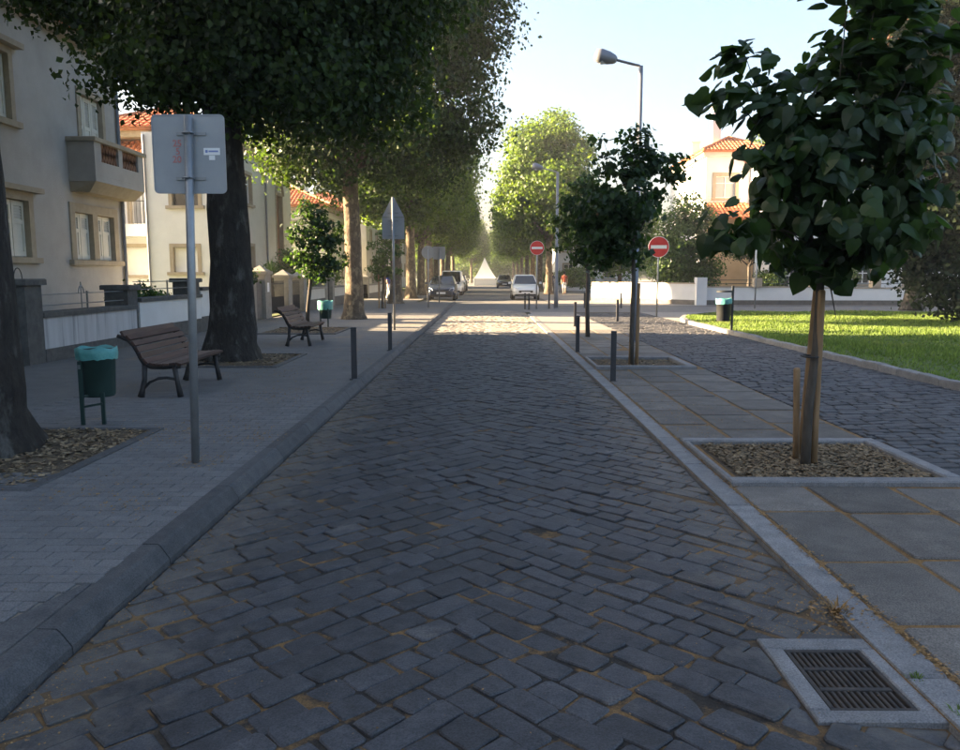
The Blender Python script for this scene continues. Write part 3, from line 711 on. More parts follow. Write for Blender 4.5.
MB().tube([(AX+.06, 37.5, .1), (AX+.06, 37.5, 6.7)], .045, 8).build('drainpipe', 'lamp_grey', h2)
WY = AY+1.5
h2w = thing('house', 'low white house wing with red tiled roof and a small railed balcony in the gap', 'house', (-17, 34, 0))
fw = Face((0, WY, 0), (1, 0, 0), (0, -1, 0)); d1 = ky((-13.1, -12.2, 1.5, 2.5)); d2 = ky((-12.8, -12.1, 3.3, 5.1))
holed_wall(fw, -20, -12.97, 0, 5.9, [d1, d2]).build('wall', 'white_wall', h2w, fix=False); plain_walls(h2w, -20, -12.97, WY, 40, 0, 5.9, 'white_wall', ('front',))
window(h2w, fw, d1, 'roller'); window(h2w, fw, d2, 'curtain', sill=False); hip_roof(h2w, -20, -13.5, WY, 40, 6.25, .4, pitch=30)
bl = MB().box(-15.0, -13.0, WY-.7, WY-.002, 3.0, 3.47).build('balcony', 'white_wall', h2w)
rb = MB(); rb.beam((-14.98, WY-.65, 4.35), (-13.02, WY-.65, 4.35), .03, .03)
for k in range(14): x = -14.98+1.96*k/13; rb.beam((x, WY-.65, 3.47), (x, WY-.65, 4.35), .014, .014)
rb.build('railing', 'dark_iron', bl)

# further houses on the left
h3 = thing('house', 'pale house with a red tiled roof further along, seen over the young tree', 'house', (-14, 53, 0))
f3 = Face((-9.9, 0, 0), (0, 1, 0), (1, 0, 0)); f3f = Face((0, 48.5, 0), (1, 0, 0), (0, -1, 0))
e = [(49.8+2.9*k, 50.9+2.9*k, zz, zz+1.2) for k in range(4) for zz in (1.4, 3.7)]; ef = [(-12.6, -11.4, 1.4, 2.6), (-12.6, -11.4, 3.6, 4.7)]
holed_wall(f3, 48.5, 61, 0, 5.4, e).build('wall', 'cream_wall', h3, fix=False); holed_wall(f3f, -18, -9.9, 0, 5.4, ef).build('wall', 'cream_wall', h3, fix=False)
plain_walls(h3, -18, -9.9, 48.5, 61, 0, 5.4, 'cream_wall', ('right', 'front'))
for q in e: window(h3, f3, q, 'shutter')
for q in ef: window(h3, f3f, q, 'shutter')
hip_roof(h3, -18, -9.9, 48.5, 61, 5.72, .45); 
b = MB(); b.box(-12.2, -11.6, 51, 51.6, 6.4, 8.6); ch = b.build('chimney', 'white_wall', h3)
for k, (ya, yb, zz, lab) in enumerate(((64, 80, 6.2, 'cream house half hidden behind the far trunks of the left row'), (84, 104, 6.6, 'pale house at the far end of the left row'))):
    h = thing('house', lab, 'house', (-14, (ya+yb)/2, 0)); fa = Face((-9.8, 0, 0), (0, 1, 0), (1, 0, 0))
    e = [(ya+2+3.5*i, ya+3.1+3.5*i, z0, z0+1.3) for i in range(4) for z0 in (1.4, 3.9)]
    holed_wall(fa, ya, yb, 0, zz, e).build('wall', 'cream_wall', h, fix=False); plain_walls(h, -18, -9.8, ya, yb, 0, zz, 'cream_wall', ('right',))
    for q in e: window(h, fa, q, 'shutter')
    hip_roof(h, -18, -9.8, ya, yb, zz+.32, .4)

# right: the house with the chimney, and the white house beside it
hr = thing('house', 'white house with glowing tiled roofs and tall chimney behind the garden shrubs', 'house', (15, 52, 0))
fr_ = Face((0, 48, 0), (1, 0, 0), (0, -1, 0))
p, q = pxrect(face_y=48, l=716, r=735, t=176, b=198)
wr = (p.x, q.x, q.z, p.z)
holed_wall(fr_, 13.1, 16.75, 0, 8.55, [wr]).build('wall', 'white_wall', hr, fix=False); plain_walls(hr, 13.1, 16.75, 48, 57, 0, 8.55, 'white_wall', ('front',))
window(hr, fr_, wr, 'curtain', fw=.2); hip_roof(hr, 13.1, 16.75, 48, 57, 8.85, .35, pitch=26, cornice='cream_wall')
fp = Face((0, 46.6, 0), (1, 0, 0), (0, -1, 0)); p, q = pxrect(face_y=46.6, l=715, r=733, t=224, b=235); wq = (p.x, q.x, q.z, p.z)
holed_wall(fp, 13.3, 15.7, 0, 4.75, [wq]).build('porch_wall', 'ochre_wall', hr, fix=False); plain_walls(hr, 13.3, 15.7, 46.6, 47.99, 0, 4.75, 'ochre_wall', ('front', 'back')); window(hr, fp, wq, 'brown', frame=None, sill=False)
A, B = Vector((13.0, 46.1, 4.80)), Vector((15.72, 46.1, 4.80)); up = Vector((0, 1.88, 1.0)).normalized()
b = MB(); b.prism([A, B, B+up*2.12, A+up*2.12], (0, 0, -.10)); po = b.build('porch_roof', 'roof_tile', hr); tb = MB(); slope_tiles(tb, A, B, up, 2.1, 0.001, 2.72); stuff(tb.build('roof_tiles', 'roof_tile', po, fix=False))
b = MB(); b.box(13.75, 14.25, 49.2, 49.7, 8.9, 11.6); b.box(13.68, 14.32, 49.13, 49.77, 11.602, 11.72); b.build('chimney', 'white_wall', hr)
b = MB(); b.box(12.85, 13.35, 50.5, 51.0, 8.9, 9.75); b.box(12.79, 13.41, 50.44, 51.06, 9.752, 9.85); b.box(12.95, 13.25, 50.6, 50.9, 9.852, 10.15); b.build('chimney', 'white_wall', hr)
hw = thing('house', 'white house in shade behind the lawn with a dark doorway and small windows', 'house', (21, 45, 0))
fq = Face((0, 43.5, 0), (1, 0, 0), (0, -1, 0)); hs = []
for l, r_, t_, b_ in ((778, 791, 235, 250), (777, 803, 266, 296), (857, 870, 268, 284), (861, 871, 219, 230), (905, 918, 235, 252), (905, 918, 268, 286), (830, 843, 235, 252)):
    p, q = pxrect(face_y=43.5, l=l, r=r_, t=t_, b=b_); hs.append((p.x, q.x, max(q.z, .3), p.z))
holed_wall(fq, 15.75, 28, 0, 7.9, hs).build('wall', 'white_wall', hw, fix=False); plain_walls(hw, 15.75, 28, 43.5, 47.9, 0, 7.9, 'white_wall', ('front',))
for k, q in enumerate(hs): window(hw, fq, q, 'glass', sill=k != 1)
hip_roof(hw, 15.75, 28, 43.5, 47.9, 8.2, .35, cornice='cream_wall')
hf = thing('house', 'small bright house glimpsed through the trees beyond the walking couple', 'house', (10, 78, 0))
ff = Face((0, 74, 0), (1, 0, 0), (0, -1, 0)); e = [(7.2+1.9*i, 8.1+1.9*i, z0, z0+1.3) for i in range(3) for z0 in (1.2, 3.7)]
holed_wall(ff, 6.4, 14, 0, 6, e).build('wall', 'white_wall', hf, fix=False); plain_walls(hf, 6.4, 14, 74, 84, 0, 6, 'white_wall', ('front',)); hip_roof(hf, 6.4, 14, 74, 84, 6.3, .4)
for q in e: window(hf, ff, q, 'glass')

# ------------------------------------------------------------------ garden walls, pillars, gates
GX = -7.18
def pillar(parent, x0, x1, y0, y1, z1, m='pillar_stone', pyr=False, cap=.06):
    b = MB(); b.box(x0, x1, y0, y1, LZ-.05, z1-.10); p = b.build('pillar', m, parent)
    c = MB()
    if pyr:
        c.box(x0-cap, x1+cap, y0-cap, y1+cap, z1-.10, z1); xm, ym = (x0+x1)/2, (y0+y1)/2
        c.add([(x0-.02, y0-.02, z1+.001), (x1+.02, y0-.02, z1+.001), (x1+.02, y1+.02, z1+.001), (x0-.02, y1+.02, z1+.001), (xm, ym, z1+.2)], [(0, 1, 4), (1, 2, 4), (2, 3, 4), (3, 0, 4), (0, 3, 2, 1)])
    else: c.cbox(x0-cap, x1+cap, y0-cap, y1+cap, z1-.098, z1, .015)
    c.build('cap', m, p); return p
def wall_run(t, y0, y1, ztop, plinth, m='stained_white', capm='pillar_stone', th=.26, rail=None):
    MB().box(GX-th, GX, y0, y1, plinth, ztop-.09).build('panel', m, t)
    MB().cbox(GX-th-.03, GX+.045, y0, y1, ztop-.088, ztop, .012).build('coping', capm, t)
    MB().box(GX-th-.02, GX+.03, y0, y1, LZ-.05, plinth-.002).build('plinth', capm if capm == 'pillar_stone' else 'plinth_stone', t)
    if rail:
        for z in rail: MB().tube([(GX-.12, y0, z), (GX-.12, y1, z)], .011, 6).build('rail', 'steel', t)
        n = max(2, int((y1-y0)/1.3))
        for k in range(1, n): MB().box(GX-.135, GX-.105, y0+(y1-y0)*k/n-.015, y0+(y1-y0)*k/n+.015, ztop, rail[-1]+.03).build('rail_post', 'steel', t)
gw = thing('garden_wall', 'stained white garden wall with dark granite pillars and thin rails before the balcony house', 'wall', (GX, 14, LZ))
pillar(gw, GX-.46, GX+.02, 12.08, 12.54, 1.44); pillar(gw, GX-.50, GX-.03, 15.66, 16.1, 1.30); pillar(gw, GX-.46, GX+.02, 9.6, 10.06, 1.44)
wall_run(gw, 12.545, 15.95, .90, .30, rail=(1.0, 1.18))
b = MB(); b.tube([(GX-.1+.0, 14.0+.09*math.cos(t/8*math.pi), 1.18+.13*math.sin(t/8*math.pi)) for t in range(9)], .010, 6); b.tube([(GX-.1, 14, .92), (GX-.1, 14, 1.38)], .012, 6); b.build('rail_finial', 'steel', gw)
b = MB(); b.tube([(GX-.2, 12.3+.11*math.cos(t/8*math.pi), 1.44+.17*math.sin(t/8*math.pi)) for t in range(9)], .008, 6); b.build('iron_hoop', 'dark_iron', gw)
gw2 = thing('garden_wall', 'white garden wall with granite coping and shrubs showing over it, behind the first bench', 'wall', (GX, 18, LZ))
wall_run(gw2, 16.11, 19.6, 1.03, .42, m='white_wall', rail=(1.2, 1.36)); pillar(gw2, GX-.50, GX-.02, 19.1, 19.58, 1.42)
wall_run(gw2, 19.61, 23.3, 1.20, .46, m='white_wall')
gt = thing('garden_gate', 'pale iron lattice gate beside the dark granite pillars', 'gate', (GX-.2, 11, LZ))
b = MB()
for a, c in (((10.1, .18), (12.02, .18)), ((10.1, 1.25), (12.02, 1.25)), ((10.1, .5), (12.02, .5)), ((10.1, .95), (12.02, .95))): b.beam((GX-.2, a[0], a[1]), (GX-.2, c[0], c[1]), .03, .03)
for k in range(13): yy = 10.12+1.88*k/12; b.beam((GX-.2, yy, .18), (GX-.2, yy, 1.25), .018, .018)
for k in range(6): yy = 10.12+.31*k; b.beam((GX-.19, yy, .5), (GX-.19, yy+.31, .95), .012, .012); b.beam((GX-.19, yy+.31, .5), (GX-.19, yy, .95), .012, .012)
b.build('lattice', 'sign_back', gt); MB().box(GX-.23, GX-.215, 10.1, 12.02, .18, .5).build('kick_plate', 'sign_back', gt)
# tan gateposts by the white house
gp_ = thing('gateway', 'tan stone gateway with a white notice plate by the white house', 'gateway', (GX, 25, LZ))
pillar(gp_, GX-.7, GX+.02, 23.4, 24.3, 1.45, 'pale_pillar', cap=.05); pillar(gp_, GX-.5, GX+.02, 25.3, 25.95, 1.62, 'pale_pillar', True)
MB().box(GX-.3, GX-.1, 24.3, 25.3, LZ-.05, 1.35).build('door', 'plinth_stone', gp_); MB().box(GX+.022, GX+.03, 25.5, 25.72, .95, 1.25).build('notice_plate', 'sign_white', gp_)
def iron_gate(y0, y1, label, z1=1.3):
    t = thing('iron_gate', label, 'gate', (GX-.15, (y0+y1)/2, LZ)); b = MB()
    for z in (.2, z1-.1): b.beam((GX-.15, y0, z), (GX-.15, y1, z), .035, .035)
    b.build('gate_frame', 'dark_iron', t); n = int((y1-y0)/.13)
    for k in range(n+1): yy = y0+(y1-y0)*k/n; MB().beam((GX-.15, yy, .18), (GX-.15, yy, z1), .018, .018).build('bar', 'dark_iron', t)
    MB().box(GX-.17, GX-.155, y0, y1, .2, .75).build('kick_plate', 'dark_iron', t)
iron_gate(26.0, 28.2, 'dark iron gate next to the notice plate gateway')
gw3 = thing('garden_wall', 'garden wall with pale capped pillars running along the white house', 'wall', (GX, 33, LZ))
pillar(gw3, GX-.5, GX+.02, 28.25, 28.8, 1.50, 'pale_pillar', True); pillar(gw3, GX-.5, GX+.02, 30.6, 31.15, 1.46, 'pale_pillar', True)
iron_gate(28.85, 30.55, 'dark iron gate between two pale pillars with pyramid caps')
wall_run(gw3, 31.16, 34.7, 1.0, .5, m='cream_wall', capm='pale_pillar'); pillar(gw3, GX-.5, GX+.02, 34.72, 35.2, 1.52, 'pale_pillar', True); pillar(gw3, GX-.5, GX+.02, 36.3, 36.8, 1.52, 'pale_pillar', True)
iron_gate(35.22, 36.28, 'narrow dark iron gate beyond the young tree'); wall_run(gw3, 36.82, 39.6, 1.0, .5, m='cream_wall', capm='pale_pillar')
gw4 = thing('garden_wall', 'low pale wall with a coping beyond the second gap in the houses', 'wall', (GX, 54, LZ))
wall_run(gw4, 47, 62, .95, .4, m='cream_wall', capm='pale_pillar')
for yy in (47, 52, 57, 62): pillar(gw4, GX-.45, GX+.05, yy, yy+.45, 1.4, 'pale_pillar', True)
# right: white boundary wall with brown footing, chamfered at the street corner
def boundary(t, a, c, h, z0=.03, foot=.24, m='white_wall'):
    a, c = Vector((*a, 0)), Vector((*c, 0)); d = (c-a).normalized(); n = Vector((d.y, -d.x, 0))
    f = Face(a, d, n); L = (c-a).length
    f.block(MB(), 0, L, z0+foot+.002, h-.06, -.22, 0).build('panel', m, t); f.block(MB(), 0, L, z0-.05, z0+foot, -.24, .02).build('footing', 'plinth_stone', t); f.block(MB(), 0, L, h-.058, h, -.25, .03).build('coping', 'tan_stone', t)
    return f, L
bw = thing('boundary_wall', 'white corner wall glowing in the low sun across the side street', 'wall', (8, 42, 0))
f, L = boundary(bw, (5.9, 44.4), (10.25, 38.75), 1.12)
MB().box(10.24, 10.74, 38.4, 38.9, 0, 1.38).build('pillar', 'white_wall', bw)
bw2 = thing('boundary_wall', 'long low white wall with iron rails behind the lawn', 'wall', (20, 38, 0))
boundary(bw2, (10.78, 38.6), (16.0, 38.4), .95); boundary(bw2, (16.01, 38.4), (22, 38.2), .90); boundary(bw2, (22.01, 38.2), (34, 37.9), .80)
for x in (13.2, 16.0, 18.9, 22): MB().box(x-.2, x+.2, 38.35-.02*(x-13), 38.75-.02*(x-13), .9, 1.35).build('rail_post', 'tan_stone', bw2)
for z in (1.08, 1.25): MB().tube([(10.8, 38.7, z), (33, 38.1, z)], .018, 6).build('rail', 'bin_green', bw2)
# ------------------------------------------------------------------ trees and shrubs
def leaves_mesh(name, C, out, size, m, droop=.3, seed=0, asp=.78):
    """C: leaf positions (n,3); out: outward directions; folded kite per leaf"""
    r = np.random.default_rng(seed); n = len(C)
    nrm = out*.75+r.normal(0, .55, (n, 3))+np.array([0, 0, .35]); nrm /= np.linalg.norm(nrm, axis=1, keepdims=True)+1e-9
    t = r.normal(0, 1, (n, 3))+np.array([0, 0, -droop*2]); t -= nrm*(t*nrm).sum(1, keepdims=True); t /= np.linalg.norm(t, axis=1, keepdims=True)+1e-9
    s = np.cross(nrm, t); L = (size*r.uniform(.65, 1.25, n))[:, None]; w = L*asp*.5
    V = np.zeros((n, 4, 3)); V[:, 0] = C-t*L*.5; V[:, 1] = C+s*w-t*L*.08+nrm*w*.25; V[:, 2] = C+t*L*.5-nrm*L*.08; V[:, 3] = C-s*w-t*L*.08+nrm*w*.25
    idx = (np.arange(n)*4)[:, None]+np.array([0, 1, 2, 0, 2, 3])
    me = bpy.data.meshes.new(name); me.vertices.add(4*n); me.vertices.foreach_set('co', V.reshape(-1))
    me.loops.add(6*n); me.loops.foreach_set('vertex_index', idx.reshape(-1)); me.polygons.add(2*n); me.polygons.foreach_set('loop_start', np.arange(2*n)*3)
    me.update(calc_edges=True); me.materials.append(MATS[m]); return me
def lobe_points(lobes, n, seed, sub=.22, shell=.5):
    """n leaf positions gathered in clumps over the shells of the lobes; lobes: (x,y,z,rx,ry,rz)"""
    r = np.random.default_rng(seed); Lb = np.array(lobes, float); wt = (Lb[:, 3]*Lb[:, 5]); wt /= wt.sum()
    k = max(4, n//26); li = r.choice(len(Lb), k, p=wt)
    d = r.normal(0, 1, (k, 3)); d /= np.linalg.norm(d, axis=1, keepdims=True); rad = (shell+(1-shell)*r.random(k)**.6)[:, None]*r.uniform(.85, 1.12, (k, 1))
    cc = Lb[li, :3]+d*rad*Lb[li, 3:]
    ci = r.integers(0, k, n); P = cc[ci]+r.normal(0, 1, (n, 3))*sub*np.array([1, 1, .7])
    cen = Lb[li[ci], :3]*.6+Lb[:, :3].mean(0)*.4; out = P-cen; out /= np.linalg.norm(out, axis=1, keepdims=True)+1e-9
    return P, out
def crown_lobes(Rr, z0, z1, n, seed, taper=.25, rl=(.30, .46)):
    r = random.Random(seed); lobes = []; zc, hz = (z0+z1)/2, (z1-z0)/2
    for i in range(n):
        zz = -0.95+1.9*(i+.5)/n; a = i*2.399+r.uniform(-.4, .4); q = math.sqrt(max(.05, 1-zz*zz))*(1-taper*(zz+1)/2)
        rad = Rr*r.uniform(*rl); lobes.append((math.cos(a)*q*(Rr-rad*.7), math.sin(a)*q*(Rr-rad*.7), zc+zz*(hz-rad*.6), rad, rad, rad*.85))
    lobes.append((0, 0, zc, Rr*.5, Rr*.5, hz*.6)); return lobes
def new_obj(name, me, parent): o = bpy.data.objects.new(name, me); COL.objects.link(o); o.parent = parent; return o
def trunk_mb(h, r0, r1, flare=1.5, lean=(0, 0), n=30, wob=.15):
    zs = [0, .06, .15, .3, .5, .8, 1.2]+[1.2+(h-1.2)*k/8 for k in range(1, 9)] if h > 1.5 else [h*k/6 for k in range(7)]
    pts = [(lean[0]*z/h+.05*math.sin(z*.9)*r0*2, lean[1]*z/h, z-.05 if z == 0 else z) for z in zs]
    rad = [(r0+(r1-r0)*z/h)*(1+(flare-1)*math.exp(-z/.28)) for z in zs]
    return MB().tube(pts, rad, n, True, wob)
PROTO = {}
def big_tree(name, label, loc, Rr, z0, z1, fork, r0, n_leaf, leaf, m, bark, seed, group=None, key=None, rz=0, lobes=None, sub=.26, sz=1.0):
    t = thing(name, label, 'tree', loc, group)
    if key and key in PROTO:
        for ch in PROTO[key].children: dup(ch, t)
        t.rotation_euler.z = rz; t.scale = (sz, sz, sz); return t
    loc0 = t.location.copy(); t.location = (0, 0, 0)
    lobes = lobes or crown_lobes(Rr, z0, z1, 17, seed)
    tr = trunk_mb(fork, r0, r0*.78, 1.55).build('trunk', bark, t, True)
    rr = random.Random(seed+5)
    for i, lb in enumerate(lobes[:14:2]):
        e = Vector(lb[:3]); s0 = Vector((.0, 0, fork-.25)); m1 = s0.lerp(e, .4)+Vector((e.x*.12, e.y*.12, .35))
        MB().tube([s0, m1, s0.lerp(e, .75)+Vector((0, 0, .2)), e], [r0*.5, r0*.33, r0*.2, r0*.08], 9, True, .08).build('limb', bark, t, True)
    P, out = lobe_points(lobes, n_leaf, seed, sub)
    o = new_obj('crown', leaves_mesh('crown', P, out, leaf, m, .3, seed), t)
    t.location = loc0; t.rotation_euler.z = rz; t.scale = (sz, sz, sz)
    if key: PROTO[key] = t
    return t
# left row, old street trees
def lobes_px(Y, items, base):                    # silhouette lobes: pixel centre, radius in pixels, depth offset
    out = []
    for x, y, r, dy in items:
        p = onY(x, y, Y+dy); q = r*(Y+dy)/F; out.append((p.x-base[0], p.y-base[1], p.z-base[2], q, q, q*.9))
    return out
T1 = (-4.12, 6.1, LZ); T2 = (-4.27, 13.0, LZ); T3 = (-4.3, 25.2, LZ)
big_tree('street_tree', 'old street tree with a dark trunk in the earth pit opposite the green bin', T1, 3.3, 5.4, 12.5, 5.0, .36, 34000, .16, 'leaf', 'bark', 11, sub=.3)
L2 = lobes_px(13.0, [(95, 2, 34, .3), (30, -22, 34, .2), (130, -5, 70, 1.5), (190, 50, 66, -.6), (230, 20, 85, .8), (290, 70, 75, -.3), (330, 20, 90, .5), (250, 95, 45, .2), (165, 84, 34, .3), (370, 90, 60, .8), (128, 70, 30, -.4), (100, 82, 13, .2),
                    (230, -70, 150, 0), (100, -90, 95, 1), (340, -80, 120, .5), (220, -200, 130, 0), (400, -20, 70, 1), (40, -30, 40, .8)], T2)
big_tree('street_tree', 'massive dark trunked street tree between the two benches', T2, 3.3, 4, 12, 4.6, .36, 105000, .115, 'leaf', 'bark', 12, lobes=L2, sub=.24)
L3 = lobes_px(25.2, [(300, 130, 46, 0), (345, 110, 55, .5), (400, 130, 50, -.8), (440, 100, 55, 0), (460, 60, 40, .4), (475, 20, 40, 0), (420, 40, 60, -.5), (350, 40, 70, 0), (300, 60, 60, 1), (290, 160, 28, -.6), (330, 165, 28, -.8), (375, 165, 30, .6),
                    (430, 165, 32, .4), (468, 130, 32, 0), (455, -20, 60, 0), (380, -40, 80, .5), (300, -30, 70, 0), (260, 110, 40, 1.5)], T3)
big_tree('street_tree', 'street tree with a warm mottled trunk in the sunlit gap beyond the second bench', T3, 4, 4, 12, 5.0, .29, 85000, .14, 'leaf', 'bark_plane', 13, lobes=L3, sub=.28)
far_l = [(39.0, 'V1'), (47.0, 'V2'), (55, 'V1'), (63, 'V2'), (72, 'V1'), (82, 'V2'), (94, 'V1'), (108, 'V2')]
where = ['street tree whose trunk stands just behind the walker in blue', 'street tree beside the parked dark blue car', 'street tree beside the parked white van']
for i, (yy, k) in enumerate(far_l):
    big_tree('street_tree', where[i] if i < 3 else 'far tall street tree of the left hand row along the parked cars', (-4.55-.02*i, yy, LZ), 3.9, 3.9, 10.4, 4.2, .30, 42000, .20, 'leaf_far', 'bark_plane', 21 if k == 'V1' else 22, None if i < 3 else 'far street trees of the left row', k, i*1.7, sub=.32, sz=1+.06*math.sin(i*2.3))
far_r = [(60, 'V3'), (70, 'V4'), (81, 'V3'), (93, 'V4'), (107, 'V3'), (122, 'V4'), (140, 'V3')]
for i, (yy, k) in enumerate(far_r):
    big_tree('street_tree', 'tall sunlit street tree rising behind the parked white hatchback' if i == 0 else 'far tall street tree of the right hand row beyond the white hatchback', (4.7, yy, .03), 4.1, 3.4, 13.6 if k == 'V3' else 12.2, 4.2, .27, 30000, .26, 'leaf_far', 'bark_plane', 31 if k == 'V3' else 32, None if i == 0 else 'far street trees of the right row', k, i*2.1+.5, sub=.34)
# right hand garden trees
def bush(name, label, cat, loc, lobes, n, leaf, m, seed, stem=None, sub=.14, group=None, bark='bark_young'):
    t = thing(name, label, cat, loc, group)
    P, out = lobe_points(lobes, n, seed, sub); new_obj('foliage' if stem is None else 'crown', leaves_mesh('foliage', P, out, leaf, m, .3, seed), t)
    if stem:
        h, r = stem; tb = MB(); tb.tube([(0, 0, -.1), (.02, 0, h*.5), (0, .02, h)], [r*1.25, r, r*.7], 12, True, .08)
        for lb in lobes[:5]: tb.tube([(0, .02, h-.1), Vector((0, .02, h)).lerp(Vector(lb[:3]), .9)], [r*.5, r*.15], 7)
        b = tb; me = b.build('trunk', bark, None, True); me.parent = t
    return t
rr = random.Random(3)
def round_lobes(rx, rz_, zc, n, seed):
    q = random.Random(seed); o = [(0, 0, zc, rx*.7, rx*.7, rz_*.7)]
    for i in range(n):
        a = i*2.4; z = -0.8+1.6*(i+.5)/n; c = math.sqrt(1-z*z); r = rx*q.uniform(.3, .45); o.append((math.cos(a)*c*rx*.72, math.sin(a)*c*rx*.72, zc+z*rz_*.72, r, r, r*rz_/rx*.8))
    return o
big = lobes_px(24, [(925, 40, 70, 0), (960, 90, 90, 0), (905, 120, 52, -.5), (890, 190, 40, 0), (925, 210, 60, -1), (960, 180, 80, -1), (905, 245, 35, -.5), (935, 275, 34, -.7), (965, 270, 50, -1), (1000, 60, 100, 1), (1010, 200, 90, 0), (960, -30, 90, 0), (960, 305, 18, -.8), (985, 300, 26, 0), (1030, 270, 60, 0), (920, 165, 40, .5), (945, 300, 14, -1)], (15.6, 24, .08))
big_tree('evergreen_tree', 'huge dark evergreen tree with foliage down to the lawn', (15.6, 24, .08), 4, .4, 11, 3.0, .4, 70000, .15, 'leaf_dark', 'bark', 41, lobes=big, sub=.26)
red = lobes_px(33, [(905, 20, 45, 0), (890, 55, 32, 0), (930, 60, 40, 0), (945, 0, 50, 0), (905, -40, 50, 0), (915, 90, 30, 0), (900, 110, 22, 0)], (17.8, 33, .08))
big_tree('copper_tree', 'reddish copper leaved tree catching the sun behind the evergreen', (17.8, 33, .08), 3, 7, 12, 7.0, .3, 16000, .17, 'leaf_red', 'bark', 42, lobes=red, sub=.24)
bush('garden_tree', 'dense green garden tree in front of the chimney house', 'tree', (10.9, 43.2, .05), [(0, 0, 3.2, 1.5, 1.4, 2.0), (-.9, 0, 2.2, 1.2, 1.2, 1.4), (.9, .2, 2.4, 1.2, 1.2, 1.5), (.2, 0, 4.9, 1.0, 1.0, 1.2), (-.6, 0, 4.0, .9, .9, 1.2), (1.1, 0, 3.7, .8, .8, 1.1), (.3, 0, 1.5, 1.6, 1.0, .8)], 15000, .16, 'leaf_bush', 51, (2.2, .12), .22)
bush('garden_tree', 'bushy green tree behind the glowing corner wall', 'tree', (7.9, 47.0, .05), [(0, 0, 2.8, 1.7, 1.5, 1.6), (-1.1, 0, 3.6, 1.3, 1.2, 1.4), (1.0, .2, 3.4, 1.4, 1.2, 1.5), (.2, 0, 5.2, 1.3, 1.2, 1.2), (-.9, 0, 4.9, 1.1, 1.1, 1.0), (1.3, 0, 4.6, 1.0, 1.0, 1.0)], 15000, .17, 'leaf_bush', 52, (2.4, .13), .24)
bush('topiary_tree', 'small rounded dark green tree with bare stem behind the long white wall', 'tree', (13.6, 41.0, .05), round_lobes(1.4, 1.15, 3.0, 9, 3), 9000, .11, 'leaf_dark', 53, (2.0, .09), .12)
bush('garden_shrub', 'olive green shrub against the white house behind the lawn', 'shrub', (18.2, 41.2, .05), round_lobes(1.35, 1.15, 1.8, 8, 4), 6000, .12, 'leaf_bush', 54, None, .14)
bush('garden_shrub', 'small spiky shrub by the doorway of the shaded white house', 'shrub', (15.0, 41.6, .05), round_lobes(.75, .6, 1.3, 6, 5), 2200, .13, 'leaf_bush', 55, None, .14)
bush('garden_shrub', 'low leafy shrubs growing over the wall behind the first bench', 'shrub', (-7.95, 17.9, .12), [(0, 0, .85, .35, .5, .3), (.05, -.8, .8, .3, .45, .25), (0, .7, .78, .3, .4, .22), (0, 1.2, .7, .25, .3, .2)], 3000, .08, 'leaf_bush', 56, None, .08)
bush('garden_shrub', 'yellow green sprig hanging over the tan stone gateway', 'shrub', (-7.5, 23.8, 1.4), [(0, 0, .18, .35, .4, .22), (.2, .2, .05, .25, .3, .25)], 900, .09, 'leaf_young', 57, None, .08)
bush('garden_shrub', 'dark shrub by the garden wall beyond the young tree', 'shrub', (-8.3, 33, .12), round_lobes(.9, 1.2, 1.4, 7, 8), 4500, .12, 'leaf_bush', 58, None, .14)
bush('garden_shrub', 'shrubs filling the second gap between the left houses', 'shrub', (-9.6, 43.5, .12), round_lobes(1.5, 1.1, 1.2, 9, 9), 6000, .15, 'leaf_bush', 59, None, .16)
for k in range(7):
    bush('hedge_shrub', 'rounded hedge shrub along the far right pavement behind the couple', 'shrub', (7.4+.3*math.sin(k*3), 63+4.2*k, .03), round_lobes(1.3, 1.0, 1.2, 7, 60+k), 2600, .18, 'leaf_bush', 60+k, None, .18, 'far hedge shrubs')
for k, (x, yy) in enumerate(((-10, 122), (-3, 150), (9, 160), (14, 128), (-14, 140), (3, 185), (-8, 180), (16, 175), (24, 150), (22, 62), (30, 58), (36, 45))):
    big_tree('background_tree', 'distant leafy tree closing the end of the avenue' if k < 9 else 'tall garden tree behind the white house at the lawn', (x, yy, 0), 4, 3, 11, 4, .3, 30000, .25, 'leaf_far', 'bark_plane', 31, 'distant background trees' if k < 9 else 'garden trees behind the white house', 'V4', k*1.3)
for k in range(13):
    bush('background_hedge', 'distant hedge mass closing the street behind the tent', 'hedge', (-39+6.5*k, 168+6*math.sin(k*2.7), 0), round_lobes(4.4, 3.6, 3.2, 9, 90+k % 3), 5000, .40, 'leaf_far', 90+k % 3, None, .5, 'distant hedge masses')
# yucca behind the left wall
t = thing('yucca', 'spiky yucca plant above the wall of the white house', 'plant', (-8.2, 29.8, .12)); b = MB()
MB().tube([(-8.2, 29.8, .1), (-8.2, 29.8, 1.5)], [.10, .07], 10).build('stem', 'bark_young', t)
for k in range(46):
    a = k*2.4; el = R(-20+100*(k/46)); L = random.uniform(.55, .8); d = Vector((math.cos(a)*math.cos(el), math.sin(a)*math.cos(el), math.sin(el))); s = Vector((-math.sin(a), math.cos(a), 0))*.03
    p = Vector((-8.2, 29.8, 1.45+.15*k/46)); e = p+d*L-Vector((0, 0, .10)); mid = p+d*L*.5
    b2 = MB(); b2.add([p-s*.6, p+s*.6, mid+s, mid-s, e], [(0, 1, 2, 3), (3, 2, 4)]); b2.build('leaf', 'leaf_bush', t, fix=False)
